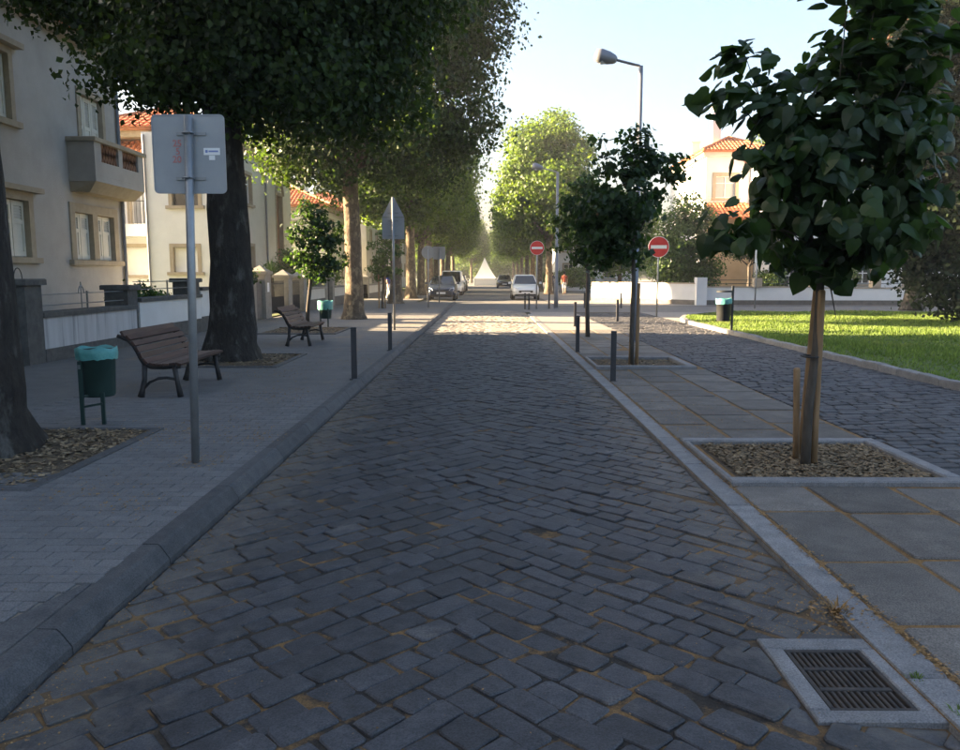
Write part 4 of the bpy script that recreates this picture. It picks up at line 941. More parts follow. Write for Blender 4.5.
# staked saplings
def heart():
    pts = [(0, 0), (.20, -.10), (.42, .02), (.50, .28), (.36, .62), (.12, .92), (0, 1.06), (-.12, .92), (-.36, .62), (-.50, .28), (-.42, .02), (-.20, -.10)]
    vs = [(x, y, -.22*abs(x)-.12*y*y) for x, y in pts]+[(0, .35, .03)]; n = len(pts)
    me = bpy.data.meshes.new('leaf'); me.from_pydata(vs, [], [(i, (i+1) % n, n) for i in range(n)]); me.materials.append(MATS['leaf_young']); return me
def stake(label, a, c, r=.025, group=None):
    a, c = Vector(a), Vector(c); o = MB(); d = (c-a); o.tube([a, a+d*.33, a+d*.66, c-d.normalized()*.01, c], [r*1.05, r, r*.97, r*.95, r*.7], 9, True, .05)
    m = o.build('tree_stake', 'stake_wood', None, True); tag(m, label, 'stake', group)
def sapling(label, base, lobes, n, leaf, trunk_top, r0, seed, objs=0, m='leaf_young'):
    t = thing('sapling', label, 'tree', base); bx_, by_, bz_ = base
    P, out = lobe_points(lobes, n, seed, leaf*.75, .35)
    top = Vector(trunk_top)-Vector(base); pts = [Vector((0, 0, -.06)), top*.25+Vector((-.01, 0, 0)), top*.5+Vector((.012, 0, 0)), top*.75, top]
    tr = MB().tube(pts, [r0*1.15, r0, r0*.95, r0*.85, r0*.6], 12, True, .06).build('trunk', 'bark_young', None, True); tr.parent = t
    for lb in lobes:
        e = Vector(lb[:3]); s0 = top*random.uniform(.72, 1.0); mid = s0.lerp(e, .5)+Vector((0, 0, .06))
        l_ = MB().tube([s0, mid, e], [r0*.4, r0*.22, r0*.08], 6).build('branch', 'bark_young', None, True); l_.parent = t
    if objs:
        hm = heart(); order = np.argsort(P[:, 1]); q = np.random.default_rng(seed); cnt = 0
        W = P+np.array(base); us = 480+F*(W[:, 0]/W[:, 1]); keep = np.zeros(len(P), bool)
        bmv, bmf = [], []
        hv = np.array([v.co for v in hm.vertices]); hf = [tuple(p.vertices) for p in hm.polygons]
        for i in order:
            nr = Vector(out[i])*.7+Vector(q.normal(0, .5, 3))+Vector((0, 0, .45)); nr.normalize()
            yv = Vector((q.normal(0, .6), q.normal(0, .6), -1.0)); yv = (yv-nr*yv.dot(nr)).normalized(); xv = yv.cross(nr); sc = leaf*q.uniform(.6, 1.2)
            M = Matrix((xv, yv, nr)).transposed()*sc
            if cnt < objs:
                o = bpy.data.objects.new('leaf', hm); COL.objects.link(o); o.parent = t; o.matrix_local = Matrix.Translation(Vector(P[i]))@M.to_4x4(); cnt += 1
            else:
                k = len(bmv)*13; bmv.append(hv@np.array(M.transposed())+P[i]); bmf += [tuple(j+k for j in f) for f in hf]
        me = bpy.data.meshes.new('foliage'); me.from_pydata(np.concatenate(bmv).tolist(), [], bmf); me.materials.append(MATS[m]); o = new_obj('foliage', me, t); o['kind'] = 'stuff'
    else: new_obj('crown', leaves_mesh('crown', P, out, leaf, m, .5, seed), t)
    return t
B1 = (2.47, 5.94, 0.0)
N1 = lobes_px(5.94, [(745, 55, 9, 0), (750, 80, 18, .05), (733, 95, 12, -.1), (780, 118, 28, 0), (775, 160, 22, -.15), (738, 232, 16, -.3), (760, 215, 20, -.1), (780, 200, 26, .1), (815, 165, 40, -.2), (815, 100, 30, .2), (855, 112, 42, 0), (850, 45, 28, .2), (874, 12, 28, 0), (895, 62, 32, -.2), (922, 50, 20, -.3), (908, 108, 36, .1), (928, 145, 24, -.3),
                    (875, 170, 44, 0), (905, 212, 30, -.2), (932, 218, 16, -.3), (838, 215, 40, -.3), (800, 235, 28, 0), (834, 258, 22, 0), (862, 250, 24, .1), (884, 240, 22, -.3), (820, 278, 12, -.1), (850, -25, 36, 0), (902, -10, 26, .2)], B1)
SP = lobes_px(5.94, [(836, 318, 13, -.05)], B1)
sapling('young tree with big heart shaped leaves standing with three stakes in the wood chip pit', B1, N1+SP, 2500, .135, onY(826, 215, 5.94), .034, 71, 300)
stake('tall peeled stake on the lawn side of the heart leaved young tree', gp(813, 468, 0), onY(822, 290, 5.9), .028)
stake('tall darker stake leaning behind the heart leaved young tree', gp(806, 462, 0)+Vector((0, .12, 0)), onY(817, 285, 6.05), .026)
stake('short cut off stake beside the heart leaved young tree', gp(796, 464, 0), onY(797, 368, 6.0), .026)
MB2 = MB(); c = onY(812, 357, 5.93)
MB2.tube([(c.x+.055*math.cos(t*.5236)+.005, c.y+.05+.09*math.sin(t*.5236), c.z) for t in range(13)], .008, 6); tag(MB2.build('tree_tie', 'black_plastic', None), 'dark rubber tie round the trunk of the heart leaved young tree', 'tree tie')
B2 = (2.38, 12.75, 0.0)
N2 = lobes_px(12.75, [(634, 140, 12, 0), (633, 165, 20, 0), (604, 142, 7, 0), (610, 165, 14, .1), (655, 165, 16, 0), (683, 160, 8, -.1), (672, 178, 15, 0), (630, 200, 32, -.2), (600, 205, 24, 0), (652, 200, 14, .1), (590, 232, 18, 0), (612, 238, 23, -.1), (628, 238, 12, 0), (605, 255, 16, .1), (632, 256, 14, 0)], B2)
sapling('young leafy tree with two stakes in the pit in front of the lamp post', B2, N2, 3600, .12, onY(634, 205, 12.75), .035, 72)
stake('peeled stake on the road side of the young tree in front of the lamp post', gp(630, 367, 0), onY(633, 283, 12.75), .03); stake('peeled stake on the lawn side of the young tree in front of the lamp post', gp(636.5, 367, 0), onY(639, 283, 12.75), .03)
B3 = (2.42, 18.7, .02)
N3 = lobes_px(18.7, [(585, 185, 14, 0), (572, 205, 15, 0), (597, 208, 16, 0), (585, 225, 20, 0), (570, 245, 14, 0), (600, 245, 15, 0), (585, 258, 14, 0), (560, 225, 9, 0)], B3)
sapling('slim young tree by the open crossing beyond the second tree pit', B3, N3, 2600, .12, onY(587, 220, 18.7), .05, 73)
BL = (-4.72, 20.4, LZ)
NL = lobes_px(20.4, [(315, 215, 16, 0), (300, 232, 15, 0), (330, 230, 16, 0), (316, 248, 22, 0), (298, 262, 12, 0), (334, 260, 13, 0), (318, 270, 14, 0), (305, 205, 7, 0)], BL)
sapling('slender young tree standing behind the second bench', BL, NL, 3200, .11, onY(313, 240, 20.4), .05, 74)
BM = (-4.45, 33.2, LZ)
NM = lobes_px(33.2, [(385, 235, 10, 0), (378, 250, 11, 0), (391, 252, 10, 0), (384, 266, 13, 0), (376, 272, 9, 0), (392, 272, 8, 0)], BM)
sapling('bright green staked young tree beside the walker in blue', BM, NM, 1800, .13, onY(384, 262, 33.2), .05, 75, m='leaf_bush')
for dx, w_ in ((-.12, 'near'), (.14, 'far')): stake('stake on the %s side of the bright green young tree' % ('garden' if dx < 0 else 'road'), (BM[0]+dx, 33.1, LZ), (BM[0]+dx, 33.1, 1.7), .03)
# ------------------------------------------------------------------ street furniture
def bench(label, loc, rz=0):
    t = thing('bench', label, 'bench', (0, 0, 0)); L = 1.6
    prof = [(-.225, .735, 65), (-.16, .685, 48), (-.105, .62, 56), (-.065, .55, 64), (-.03, .48, 68), (.02, .415, 50), (.095, .383, 12), (.17, .375, 0), (.245, .378, -3), (.32, .386, -6), (.395, .384, 14)]
    for x, z, a in prof:
        b = MB(); ca, sa = math.cos(R(a)), math.sin(R(a)); w, th = .031, .013; vs = []
        for yy in (0, L):
            for p, q in ((-w, -th), (w, -th), (w, th), (-w, th)): vs.append((x+p*ca+q*sa, yy, z-p*sa+q*ca))
        b.add(vs, [(0,3,2,1),(4,5,6,7),(0,1,5,4),(1,2,6,5),(2,3,7,6),(3,0,4,7)]); b.build('seat_slat' if x > .05 else 'back_slat', 'wood_slat', t)
    for yy in (.06, L-.06):
        b = MB()
        b.tube([(-.30, yy, .705), (-.25, yy, .69), (-.18, yy, .655), (-.125, yy, .60), (-.085, yy, .53), (-.05, yy, .45), (-.01, yy, .385), (.06, yy, .352), (.2, yy, .345), (.33, yy, .355), (.40, yy, .352)], [.024, .024, .025, .026, .027, .028, .03, .03, .028, .028, .024], 8)
        b.tube([(-.01, yy, .37), (-.02, yy, .2), (-.05, yy, .08), (-.07, yy, 0)], [.034, .030, .032, .042], 8); b.tube([(.33, yy, .35), (.35, yy, .2), (.385, yy, 0)], [.034, .028, .036], 8)
        b.tube([(-.03, yy, .10), (.04, yy, .17), (.14, yy, .215), (.24, yy, .222), (.34, yy, .20)], .017, 7)
        b.build('end_frame', 'dark_iron', t, True)
    t.location = loc; t.rotation_euler.z = rz; return t
bench('dark slatted bench beside the green bin and the blank backed sign', (-3.93, 8.83, LZ+.002), R(2))
bench('dark slatted bench facing the road by the slim bollards and young tree', (-3.90, 15.35, LZ), R(2))

def bag(b, r, z, drop, n=40, seed=1):
    q = random.Random(seed); vs = []; rows = [(r*.86, -.10), (r*1.0, .005), (r*1.06, .004), (r*1.07, -drop*.5), (r*1.05, -drop)]
    for i, (rr_, dz) in enumerate(rows):
        for k in range(n):
            a = 2*math.pi*k/n; w = q.uniform(-.006, .008)*(i > 0); vs.append(((rr_+w)*math.cos(a), (rr_+w)*math.sin(a), z+dz+q.uniform(-.012, .012)*(i in (3, 4))+.010*math.sin(a*5)*(i in (1, 2))))
    b.add(vs, [(i*n+k, i*n+(k+1) % n, (i+1)*n+(k+1) % n, (i+1)*n+k) for i in range(len(rows)-1) for k in range(n)])
def bucket(z0, z1, r0, r1, n=28): return MB().lathe([(r0*.93, z0), (r0, z0+.015), (r1*.99, z1-.03), (r1*1.02, z1-.028), (r1*1.02, z1), (r1*.93, z1), (r0*.9, z0+.03)], n)
t = thing('litter_bin', 'dark green litter bin with a teal bag beside the first bench', 'litter bin', (0, 0, 0))
bucket(.255, .70, .145, .165).build('bucket', 'bin_green', t, True); b = MB(); bag(b, .172, .715, .10); b.build('bag', 'bag_teal', t, True)
b = MB(); b.beam((-.085, -.165, 0), (-.085, -.165, .60), .035, .02, (0, 1, 0)); b.build('post', 'bin_green', t)
b = MB(); b.beam((.09, -.12, .0), (.09, -.12, .30), .035, .02, (0, 1, 0)); b.build('post', 'bin_green', t)
b = MB(); b.beam((-.085, -.155, .17), (.09, -.125, .20), .03, .02); b.beam((-.07, -.155, .27), (.0, -.09, .29), .03, .02); b.build('bracket', 'bin_green', t)
b = MB(); b.beam((-.085, -.178, .53), (-.085, -.178, .57), .022, .006, (0, 1, 0)); b.build('lock_plate', 'steel', t)
t.location = (-3.71, 7.35, LZ)
t = thing('litter_bin', 'litter bin with a bulging teal bag behind the second bench', 'litter bin', (0, 0, 0))
bucket(.22, .62, .155, .18).build('bucket', 'bin_green', t, True); b = MB(); bag(b, .195, .70, .24, seed=4); b.build('bag', 'bag_teal', t, True)
for x in (-.1, .1): MB().beam((x, -.17, 0), (x, -.17, .5), .035, .02, (0, 1, 0)).build('post', 'bin_green', t)
t.location = (-4.42, 21.35, LZ)
t = thing('litter_bin', 'black hooded litter bin on a post at the lawn edge', 'litter bin', (0, 0, 0))
bucket(.34, .88, .165, .18).build('bucket', 'bin_black', t, True); b = MB(); bag(b, .186, .90, .13, seed=7); b.build('bag', 'bag_teal', t, True)
MB().lathe([(.19, 1.06), (.195, 1.09), (.17, 1.11)], 28).build('hood', 'bin_black', t)
b = MB(); b.beam((.215, 0, 0), (.215, 0, 1.22), .05, .05); b.build('post', 'bin_black', t)
b = MB(); b.beam((.13, 0, 1.08), (.21, 0, 1.08), .03, .02); b.beam((.15, 0, .5), (.21, 0, .5), .03, .02); b.beam((.15, 0, .8), (.21, 0, .8), .03, .02); b.build('bracket', 'bin_black', t)
t.location = (gp(721, 333, .03).x-.02, 19.75, RZ-.02)

def bollard_proto():
    t = thing('bollard', 'x', 'bollard', (0, 0, 0)); b = MB(); b.cbox(-.037, .037, -.037, .037, -.05, .675, .004); b.build('post', 'bollard_paint', t)
    MB().cbox(-.039, .039, -.039, .039, .677, .70, .006).build('cap', 'bollard_paint', t); MB().cbox(-.06, .06, -.06, .06, -.02, .006, .003).build('base_plate', 'bollard_paint', t); return t
bp = bollard_proto()
BOL = [((-1.80, 10.5, LZ), 'slim dark bollard on the left kerb in line with the first bench', None), ((-1.82, 14.6, LZ), 'slim dark bollard on the left kerb in front of the pentagon sign pole', None),
       ((1.76, 10.82, RZ), 'slim dark bollard on the right kerb between the two bordered tree pits', None), ((1.74, 14.96, RZ), 'slim dark bollard on the right kerb beyond the second bordered tree pit', None),
       ((2.55, 22.6, RZ), 'slim bollard in the sunlit crossing', None), ((4.15, 24.9, RZ), 'slim bollard in the sunlit crossing between sapling and round red sign', None)]
for px, py in ((525, 309), (529, 309.5), (549, 308.5), (584.5, 308), (621, 308)):
    p = gp(px, py, .02); BOL.append(((p.x, p.y, .016), 'distant slim bollard at the mouth of the side street', 'bollards at the side street'))
for i, (loc, lab, g) in enumerate(BOL):
    o = bp if i == 0 else dup(bp); o.location = loc; o['label'] = lab; o.rotation_euler.z = random.uniform(-.1, .1)
    if g: o['group'] = g
# bolts etc. are far too small; signs next
def pole(t, x, y, z0, z1, r, m='steel', lean=(0, 0)):
    return MB().tube([(x, y, z0-.05), (x+lean[0]*.5, y+lean[1]*.5, (z0+z1)/2), (x+lean[0], y+lean[1], z1)], r, 14).build('pole', m, t, True)
def rounded(cx, cz, w, h, r, y, n=6):
    pts = []
    for sx, sz, a0 in ((1, 1, 0), (-1, 1, 90), (-1, -1, 180), (1, -1, 270)):
        for k in range(n+1): a = R(a0+90*k/n); pts.append((cx+sx*(w/2-r)+r*math.cos(a), y, cz+sz*(h/2-r)+r*math.sin(a)))
    return pts
def text_mesh(body, size, m, loc, parent, name='lettering', flip=False, offset=0.0):
    cu = bpy.data.curves.new('t', 'FONT'); cu.body = body; cu.size = size; cu.align_x = 'CENTER'; cu.offset = offset; cu.extrude = .0005
    o = bpy.data.objects.new('t', cu); COL.objects.link(o); dg = bpy.context.evaluated_depsgraph_get(); me = bpy.data.meshes.new_from_object(o.evaluated_get(dg)); bpy.data.objects.remove(o)
    me.materials.clear(); me.materials.append(MATS[m]); q = bpy.data.objects.new(name, me); COL.objects.link(q); q.parent = parent
    q.location = Vector(loc)-wpos(parent); q.rotation_euler = (R(90), 0, 0); return q
sx, sy = -2.2, 5.74
t = thing('road_sign', 'grey back of a square road sign with red stencilled numbers on a steel pole', 'road sign', (sx, sy, LZ))
top = onY(188, 117, sy); pole(t, sx, sy, LZ, top.z+.01, .030, lean=(top.x-sx, 0))
c = onY(189.7, 154.5, sy+.05); w_, h_ = 71*5.8/F, 75*5.8/F
pl = MB().prism(rounded(c.x, c.z, w_, h_, .035, sy+.040), (0, .004, 0)).build('plate', 'sign_back', t)
rm = MB(); o_, i_ = rounded(c.x, c.z, w_, h_, .035, sy+.036), rounded(c.x, c.z, w_-.016, h_-.016, .030, sy+.036); n = len(o_)
rm.add(o_+i_+[(x, y+.004, z) for x, y, z in o_]+[(x, y+.004, z) for x, y, z in i_], [(k, (k+1) % n, n+(k+1) % n, n+k) for k in range(n)]+[(k, (k+1) % n, 2*n+(k+1) % n, 2*n+k) for k in range(n)]+[(n+k, n+(k+1) % n, 3*n+(k+1) % n, 3*n+k) for k in range(n)]); rm.build('rim', 'sign_back', pl)
for py in (133, 178):
    z = onY(190, py, sy).z; b = MB(); xm = onY(188.3, py, sy).x
    b.beam((xm-.10, sy+.034, z), (xm+.115, sy+.034, z), .006, .022, (0, 0, 1)); b.tube([(xm+.039*math.cos(a), sy+.004-.039*abs(math.sin(a)), z) for a in [math.pi*k/10 for k in range(11)]], .008, 6); b.build('clamp', 'steel', t)
for s_, px, py in (('25', 177.2, 146.5), ('5', 178, 154.5), ('20', 177.2, 162.5)):
    p = onY(px, py, sy+.0385); text_mesh(s_, .066, 'stencil_red', (p.x, sy+.0385, p.z), pl, offset=.0012)
p, q = onY(203.5, 148, sy+.038), onY(220, 155, sy+.038); st = MB().box(p.x, q.x, sy+.0375, sy+.0395, q.z, p.z).build('sticker', 'sign_white', pl)
MB().box(p.x+.012, p.x+.030, sy+.0365, sy+.0374, q.z+.016, p.z-.014).build('sticker_mark', 'sticker_blue', pl); MB().box(p.x+.036, q.x-.012, sy+.0365, sy+.0374, q.z+.020, p.z-.018).build('sticker_mark', 'sticker_blue', pl)
p, q = onY(209, 155.5, sy+.038), onY(215, 160, sy+.038); MB().box(p.x, q.x, sy+.0375, sy+.0395, q.z, p.z).build('sticker', 'sign_white', pl)
def disc(cx, cz, y0, y1, r, n=40): return MB().prism([(cx+r*math.cos(2*math.pi*k/n), y0, cz+r*math.sin(2*math.pi*k/n)) for k in range(n)], (0, y1-y0, 0))
# pentagon shaped back of a sign pair
Y = 20.2; c = onY(393, 225, Y)
t = thing('road_sign', 'grey backs of a triangular and a square sign together on one pole', 'road sign', (c.x, Y, LZ)); pole(t, c.x, Y, LZ, onY(393, 197, Y).z, .03)
hw_ = 11*Y/F; zt_, zs_, zb_ = onY(393, 197.5, Y).z, onY(393, 217, Y).z, onY(393, 239, Y).z
MB().prism([(c.x-hw_*.12, Y+.04, zt_), (c.x-hw_, Y+.04, zs_), (c.x+hw_, Y+.04, zs_), (c.x+hw_*.12, Y+.04, zt_)], (0, .004, 0)).build('triangle_plate', 'sign_back', t)
MB().box(c.x-hw_, c.x+hw_, Y+.04, Y+.044, zb_, zs_-.012).build('square_plate', 'sign_back', t)
for z in (zs_+.1, zs_-.1, zb_+.08): MB().beam((c.x-.14, Y+.033, z), (c.x+.14, Y+.033, z), .006, .025, (0, 0, 1)).build('clamp', 'steel', t)
Y = 34.0; c = onY(428, 252.3, Y); t = thing('road_sign', 'grey round sign back on a pole by the far left cars', 'road sign', (c.x, Y, LZ)); pole(t, c.x, Y, LZ, c.z+.2, .03); disc(c.x, c.z, Y+.035, Y+.04, 6.5*Y/F).build('plate', 'sign_back', t)
Y = 40.0; c = onY(439, 253, Y); t = thing('road_sign', 'square sign back with sunlit pole in front of the dark blue car', 'road sign', (c.x, Y, LZ)); pole(t, c.x, Y, LZ, c.z+.25, .03); r = 6.2*Y/F; MB().prism(rounded(c.x, c.z, 2*r, 2*r, .04, Y+.035), (0, .004, 0)).build('plate', 'sign_back', t)
def no_entry(label, Y, px, py, rpx, zb):
    c = onY(px, py, Y); r = rpx*Y/F; t = thing('no_entry_sign', label, 'road sign', (c.x, Y, zb)); pole(t, c.x, Y, zb, c.z+r*.6, .03)
    disc(c.x, c.z, Y-.044, Y-.036, r).build('plate', 'sign_white', t); disc(c.x, c.z, Y-.048, Y-.0445, r*.955).build('red_disc', 'red_paint', t)
    MB().box(c.x-r*.76, c.x+r*.76, Y-.052, Y-.0485, c.z-r*.16, c.z+r*.16).build('white_bar', 'sign_white', t); return t
no_entry('round red no entry sign on a pole near the lawn corner', 28.0, 658.5, 247, 10.3, RZ); no_entry('smaller red no entry sign in front of the white hatchback', 34.6, 537, 248, 7.0, .016)
Y = 35.0; c = onY(757, 256, Y); t = thing('road_sign', 'narrow white sign seen edge on upon a pole by the long white wall', 'road sign', (c.x, Y, .02)); pole(t, c.x, Y, .02, onY(757, 249, Y).z, .035); MB().box(c.x-.10, c.x+.10, Y-.05, Y-.044, onY(757, 263, Y).z, onY(757, 250, Y).z).build('plate', 'sign_white', t)
def lamp(label, X, Y, zb, ztop, arm, head, r):
    t = thing('street_lamp', label, 'street lamp', (X, Y, zb)); MB().tube([(X, Y, zb-.05), (X, Y, zb+1.1), (X, Y, zb+1.15), (X, Y, ztop)], [r*1.35, r*1.3, r, r*.75], 14).build('pole', 'lamp_grey', t, True)
    MB().cbox(X-.12, X+.12, Y-.12, Y+.12, zb-.03, zb+.03, .01).build('base_plate', 'lamp_grey', t)
    e = Vector((X-arm, Y, ztop+arm*.24)); MB().tube([(X, Y, ztop-.03), (X-.03, Y, ztop), e], [.032, .03, .026], 10).build('arm', 'lamp_grey', t, True)
    d = Vector((-1, 0, .24)).normalized(); b = MB(); b.tube([e-d*.05, e, e+d*head*.3, e+d*head*.7, e+d*head*.95, e+d*head], [.04, .07, .10, .115, .09, .02], 14, sq=1.35); hd = b.build('lamp_head', 'lamp_grey', t, True); hd.scale = (1, 1, 1)
    b = MB(); cc = e+d*head*.62-Vector((0, 0, .07)); b.tube([cc-d*head*.30, cc-d*head*.2, cc, cc+d*head*.2, cc+d*head*.28], [.01, .06, .085, .06, .01], 12, sq=1.2); b.build('lens', 'lamp_glass', hd, True); return t
p = gp(634, 342, RZ); zt_ = onY(641, 66, p.y).z; lamp('tall grey street lamp with a short arm rising behind the staked young tree', p.x, p.y, RZ, zt_, .56, .44, .062)
p = gp(556, 308, .016); zt_ = onY(556, 172, p.y).z; lamp('distant street lamp with sunlit pole beside the smaller no entry sign', p.x, p.y, .016, zt_, .7, .45, .075)

# ------------------------------------------------------------------ cars
def car(label, loc, rz, paint, L=4.0, Wd=1.7, H=1.5, van=False, group=None):
    t = thing('parked_car' if not van else 'parked_van', label, 'car' if not van else 'van', (0, 0, 0)); hl, hw = L/2, Wd/2
    st = [(-hl, .36, .60, .72), (-hl+.06, .27, .70, .85), (-hl+.25, .20, .80, .94), (-hl+.75, .19, .92, .99), (-hl+1.15, .18, .97, 1), (0, .18, .99, 1), (hl-.8, .18, 1.02, 1), (hl-.3, .22, 1.0, .97), (hl-.05, .30, .95, .88), (hl, .40, .80, .78)]
    b = MB(); vs = []; m = 10
    for y, zb, zt, k in st:
        w = hw*k; half = [(w*.88, zb), (w*.99, zb+.13), (w, (zb+zt)/2+.05), (w*.965, zt-.09), (w*.84, zt)]
        vs += [(x, y, z) for x, z in half]+[(-x, y, z) for x, z in half[::-1]]
    fs = [(i*m+k, i*m+(k+1) % m, (i+1)*m+(k+1) % m, (i+1)*m+k) for i in range(len(st)-1) for k in range(m)]+[tuple(range(m)), tuple((len(st)-1)*m+k for k in range(m-1, -1, -1))]
    b.add(vs, fs); body = b.build('body', paint, t, True); md = body.modifiers.new('s', 'SUBSURF'); md.levels = md.render_levels = 2
    yb0, yt0 = (-hl+.98, -hl+1.75) if not van else (-hl+.85, -hl+1.5); yt1, yb1 = (hl-.62, hl-.12) if not van else (hl-.16, hl-.05)
    zb = .93; bw_, tw = hw*.90, hw*(.70 if not van else .82)
    c8 = [(-bw_, yb0, zb), (bw_, yb0, zb), (bw_, yb1, zb), (-bw_, yb1, zb), (-tw, yt0, H-.06), (tw, yt0, H-.06), (tw, yt1, H-.06), (-tw, yt1, H-.06), (-tw*.85, yt0+.2, H), (tw*.85, yt0+.2, H), (tw*.85, yt1-.15, H), (-tw*.85, yt1-.15, H)]
    cb = MB(); cb.add(c8, [(0, 1, 5, 4), (1, 2, 6, 5), (2, 3, 7, 6), (3, 0, 4, 7), (4, 5, 9, 8), (5, 6, 10, 9), (6, 7, 11, 10), (7, 4, 8, 11), (8, 9, 10, 11)]); cabin = cb.build('cabin', paint, t, True)
    bv = cabin.modifiers.new('b', 'BEVEL'); bv.width = .05; bv.segments = 3
    def panel(a, b_, c_, d, name, ins=.10, off=.035, mat_='car_glass', par=None):
        a, b_, c_, d = map(Vector, (a, b_, c_, d)); cen = (a+b_+c_+d)/4; nrm = (b_-a).cross(d-a).normalized()
        if nrm.dot(cen-Vector((0, 0, 1))) < 0: nrm = -nrm
        pts = [cen+(p-cen)*(1-ins)+nrm*off for p in (a, b_, c_, d)]; MB().prism(pts, -nrm*.03).build(name, mat_, par or cabin)
    v = [Vector(p) for p in c8]
    panel(v[0], v[1], v[5], v[4], 'windscreen', .09, .012); panel(v[2], v[3], v[7], v[6], 'rear_window', .12, .012)
    for i0, i1, i2, i3 in ((1, 2, 6, 5), (3, 0, 4, 7)):
        mid0, mid1 = (v[i0]+v[i1])/2, (v[i3]+v[i2])/2; panel(v[i0], mid0, mid1, v[i3], 'side_window', .12, .012); panel(mid0, v[i1], v[i2], mid1, 'side_window', .12, .012)
    for s in (-1, 1):
        for y in (-hl+.78, hl-.78):
            wh = MB().tube([(s*(hw-.20), y, .30), (s*(hw-.19), y, .30), (s*(hw-.02), y, .30), (s*(hw+.005), y, .30)], [.24, .30, .30, .26], 20).build('wheel', 'tyre', t, True)
            MB().tube([(s*(hw-.04), y, .30), (s*(hw+.012), y, .30)], [.20, .17], 16).build('rim', 'rim', wh)
        b = MB(); b.add([(s*hw*.55, -hl-.005, .60), (s*hw*.88, -hl+.16, .62), (s*hw*.90, -hl+.32, .78), (s*hw*.66, -hl+.06, .72), (s*hw*.55, -hl+.1, .60), (s*hw*.86, -hl+.26, .62), (s*hw*.86, -hl+.4, .76), (s*hw*.66, -hl+.2, .70)], [(0, 1, 2, 3), (4, 7, 6, 5), (0, 4, 5, 1), (1, 5, 6, 2), (2, 6, 7, 3), (3, 7, 4, 0)]); b.build('headlight', 'headlight', t)
        MB().cbox(min(s*hw*.72, s*hw*.9), max(s*hw*.72, s*hw*.9), hl-.06, hl+.0, .66, .90, .01).build('tail_light', 'tail', t)
        MB().cbox(min(s*(hw+.02), s*(hw+.18)), max(s*(hw+.02), s*(hw+.18)), yb0+.28, yb0+.38, .95, 1.08, .03).build('mirror', paint, t)
    MB().cbox(-hw*.5, hw*.5, -hl-.01, -hl+.06, .46, .58, .01).build('grille', 'black_plastic', t); MB().cbox(-hw*.78, hw*.78, -hl+.005, -hl+.1, .27, .37, .01).build('air_intake', 'black_plastic', t)
    MB().box(-.26, .26, -hl-.022, -hl-.012, .40, .51).build('number_plate', 'plate', t)
    MB().box(-.26, .26, hl+.0, hl+.012, .70, .81).build('number_plate', 'plate', t)
    for s in (-1, 1): MB().box(s*hw*.99-.006, s*hw*.99+.012, -.02, .16, .80, .83).build('door_handle', paint, t)
    t.location = loc; t.rotation_euler.z = rz
    if group: t['group'] = group
    return t
p = gp(526, 300.5, .012); car('white hatchback parked facing out behind the smaller no entry sign', (p.x, p.y+2, .012), 0, 'car_white', 3.7, 1.66, 1.52)
p = gp(441, 301, .012); car('dark blue car parked in front of the white van', (p.x, p.y+2.1, .012), 0, 'car_blue', 4.1, 1.68, 1.46)
p = gp(452, 296, .012); car('white van parked behind the dark blue car', (p.x-.15, p.y+3.4, .012), 0, 'car_white', 4.4, 1.72, 1.82, True)
car('grey car parked beyond the white van', (-2.75, 68, .012), 0, 'car_grey', 4.2, 1.7, 1.48); car('dark car at the far end of the left row of parked cars', (-2.75, 75.5, .012), 0, 'car_dark', 4.2, 1.7, 1.5)
car('dark car parked beyond the white hatchback', (2.0, 92, .012), 0, 'car_dark', 4.3, 1.75, 1.5); car('grey car far down the right hand side', (2.3, 104, .012), 0, 'car_grey', 4.2, 1.72, 1.5)
# pale peaked tent closing the view
t = thing('tent', 'white peaked tent closing the view at the far end of the avenue', 'tent', (-.25, 112, 0)); X, Y0 = -.25, 112
ap = (X-.1, Y0+1.9, 4.0); cs = [(X-1.6, Y0, 1.0), (X+1.6, Y0, 1.0), (X+1.6, Y0+3.8, 1.0), (X-1.6, Y0+3.8, 1.0)]
for i in range(4):
    a, c = Vector(cs[i]), Vector(cs[(i+1) % 4])
    b = MB(); n = 8; A = Vector(ap)
    def fn(u, v, a=a, c=c): p = a.lerp(c, u).lerp(A, v); p.z -= .9*v*(1-v); return p
    b.grid(fn, 8, 8); b.build('roof_panel', 'canvas', t, True)
    b = MB(); b.prism([a, c, Vector((c.x, c.y, .02)), Vector((a.x, a.y, .02))], ((a+c)/2-Vector((X, Y0+1.9, 1.0))).normalized()*.02); b.build('side_panel', 'canvas', t)
    MB().tube([(a.x, a.y, 0), (a.x, a.y, 1.05)], .04, 8).build('leg', 'steel', t)

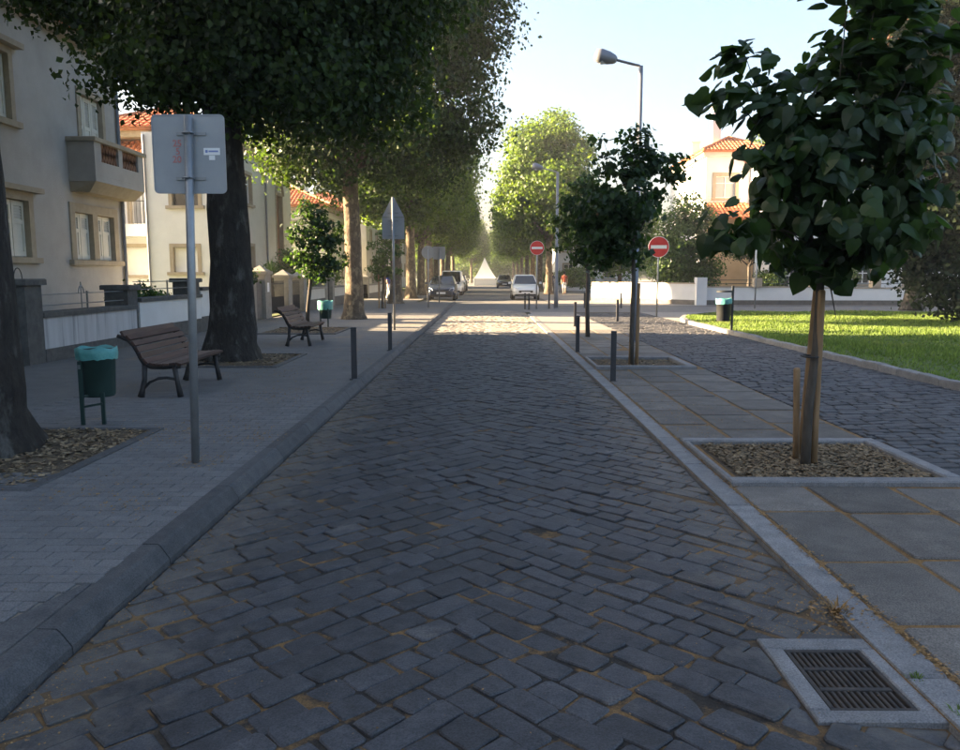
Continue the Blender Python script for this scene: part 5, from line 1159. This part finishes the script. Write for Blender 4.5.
# ------------------------------------------------------------------ people
def person(label, loc, rz, topm, legm, h=1.68, stride=.16, hair='hair', arm_skin=True, legskin=False):
    k = h/1.7
    J = [((0, 0, .92), .135), ((0, 0, 1.08), .125), ((0, .01, 1.25), .135), ((0, 0, 1.40), .11), ((0, 0, 1.47), .052), ((0, -.015, 1.54), .07), ((0, -.01, 1.62), .085), ((0, 0, 1.68), .06)]
    E = [(i, i+1) for i in range(7)]
    def add(parent, chain):
        for p, r in chain: J.append((p, r)); E.append((parent, len(J)-1)); parent = len(J)-1
    for s, f in ((-1, 1), (1, -1)):
        add(0, [((s*.09, 0, .84), .095), ((s*.10, -f*stride*.5, .48), .062), ((s*.10, -f*stride*.6+.08*(f < 0), .10), .040), ((s*.10, -f*stride*.6+.08*(f < 0)-.02, .035), .038), ((s*.11, -f*stride*.6-.14+.08*(f < 0), .025), .028)])
        add(3, [((s*.17, 0, 1.38), .058), ((s*.22, f*.05, 1.13), .042), ((s*.23, -f*.02, .90), .032), ((s*.23, -f*.05, .82), .028), ((s*.225, -f*.07, .75), .014)])
    me = bpy.data.meshes.new('b'); me.from_pydata([p for p, r in J], E, []); o = bpy.data.objects.new('b', me); COL.objects.link(o)
    o.modifiers.new('k', 'SKIN'); sv = me.skin_vertices[0].data
    for i, (p, r) in enumerate(J): sv[i].radius = (r, r*(.72 if i < 4 else 1)); sv[i].use_root = i == 0
    md = o.modifiers.new('s', 'SUBSURF'); md.levels = 2; dg = bpy.context.evaluated_depsgraph_get(); m2 = bpy.data.meshes.new_from_object(o.evaluated_get(dg)); bpy.data.objects.remove(o)
    m2.materials.clear()
    for q in (topm, legm, 'skin', 'shoe'): m2.materials.append(MATS[q])
    for p in m2.polygons:
        c = p.center; ax = abs(c.x); z = c.z
        if z < .085: i = 3
        elif z > 1.455: i = 2
        elif ax > .165 and z < 1.20 and arm_skin: i = 2
        elif z > .93 or ax > .165: i = 0
        elif legskin and z < .50: i = 2
        else: i = 1
        p.material_index = i; p.use_smooth = True
    t = tag(bpy.data.objects.new('person', m2), label, 'person'); COL.objects.link(t)
    hb = MB(); hb.lathe([(.02, 1.535), (.074, 1.55), (.092, 1.62), (.080, 1.70), (.03, 1.735)], 14, (0, .022)); ho = hb.build('hair', hair, None, True); ho.parent = t
    t.location = loc; t.rotation_euler.z = rz; t.scale = (k, k, k); return t
p = gp(389, 299.5, LZ); person('person in a blue top and white trousers walking on the left pavement', (p.x, p.y, LZ), R(80), 'cloth_blue', 'cloth_white', 1.62)
person('person in dark clothes walking beside a companion in red on the far right pavement', (5.05, 61, .034), R(170), 'cloth_navy', 'cloth_dark', 1.66)
person('person in a red top walking on the far right pavement', (5.95, 60.5, .034), R(185), 'cloth_red', 'cloth_white', 1.68, legskin=True)

# ------------------------------------------------------------------ evening haze filling the street
m = bpy.data.materials.new('haze_air'); m.use_nodes = True; n = m.node_tree.nodes; n.remove(n['Principled BSDF'])
pv = n.new('ShaderNodeVolumePrincipled'); pv.inputs['Color'].default_value = (.93, .95, 1, 1); pv.inputs['Density'].default_value = .0007; pv.inputs['Anisotropy'].default_value = .2
m.node_tree.links.new(pv.outputs[0], n['Material Output'].inputs['Volume']); MATS['haze_air'] = m
o = stuff(MB().box(-165, 165, -65, 335, -1.2, 24).build('haze', 'haze_air'))
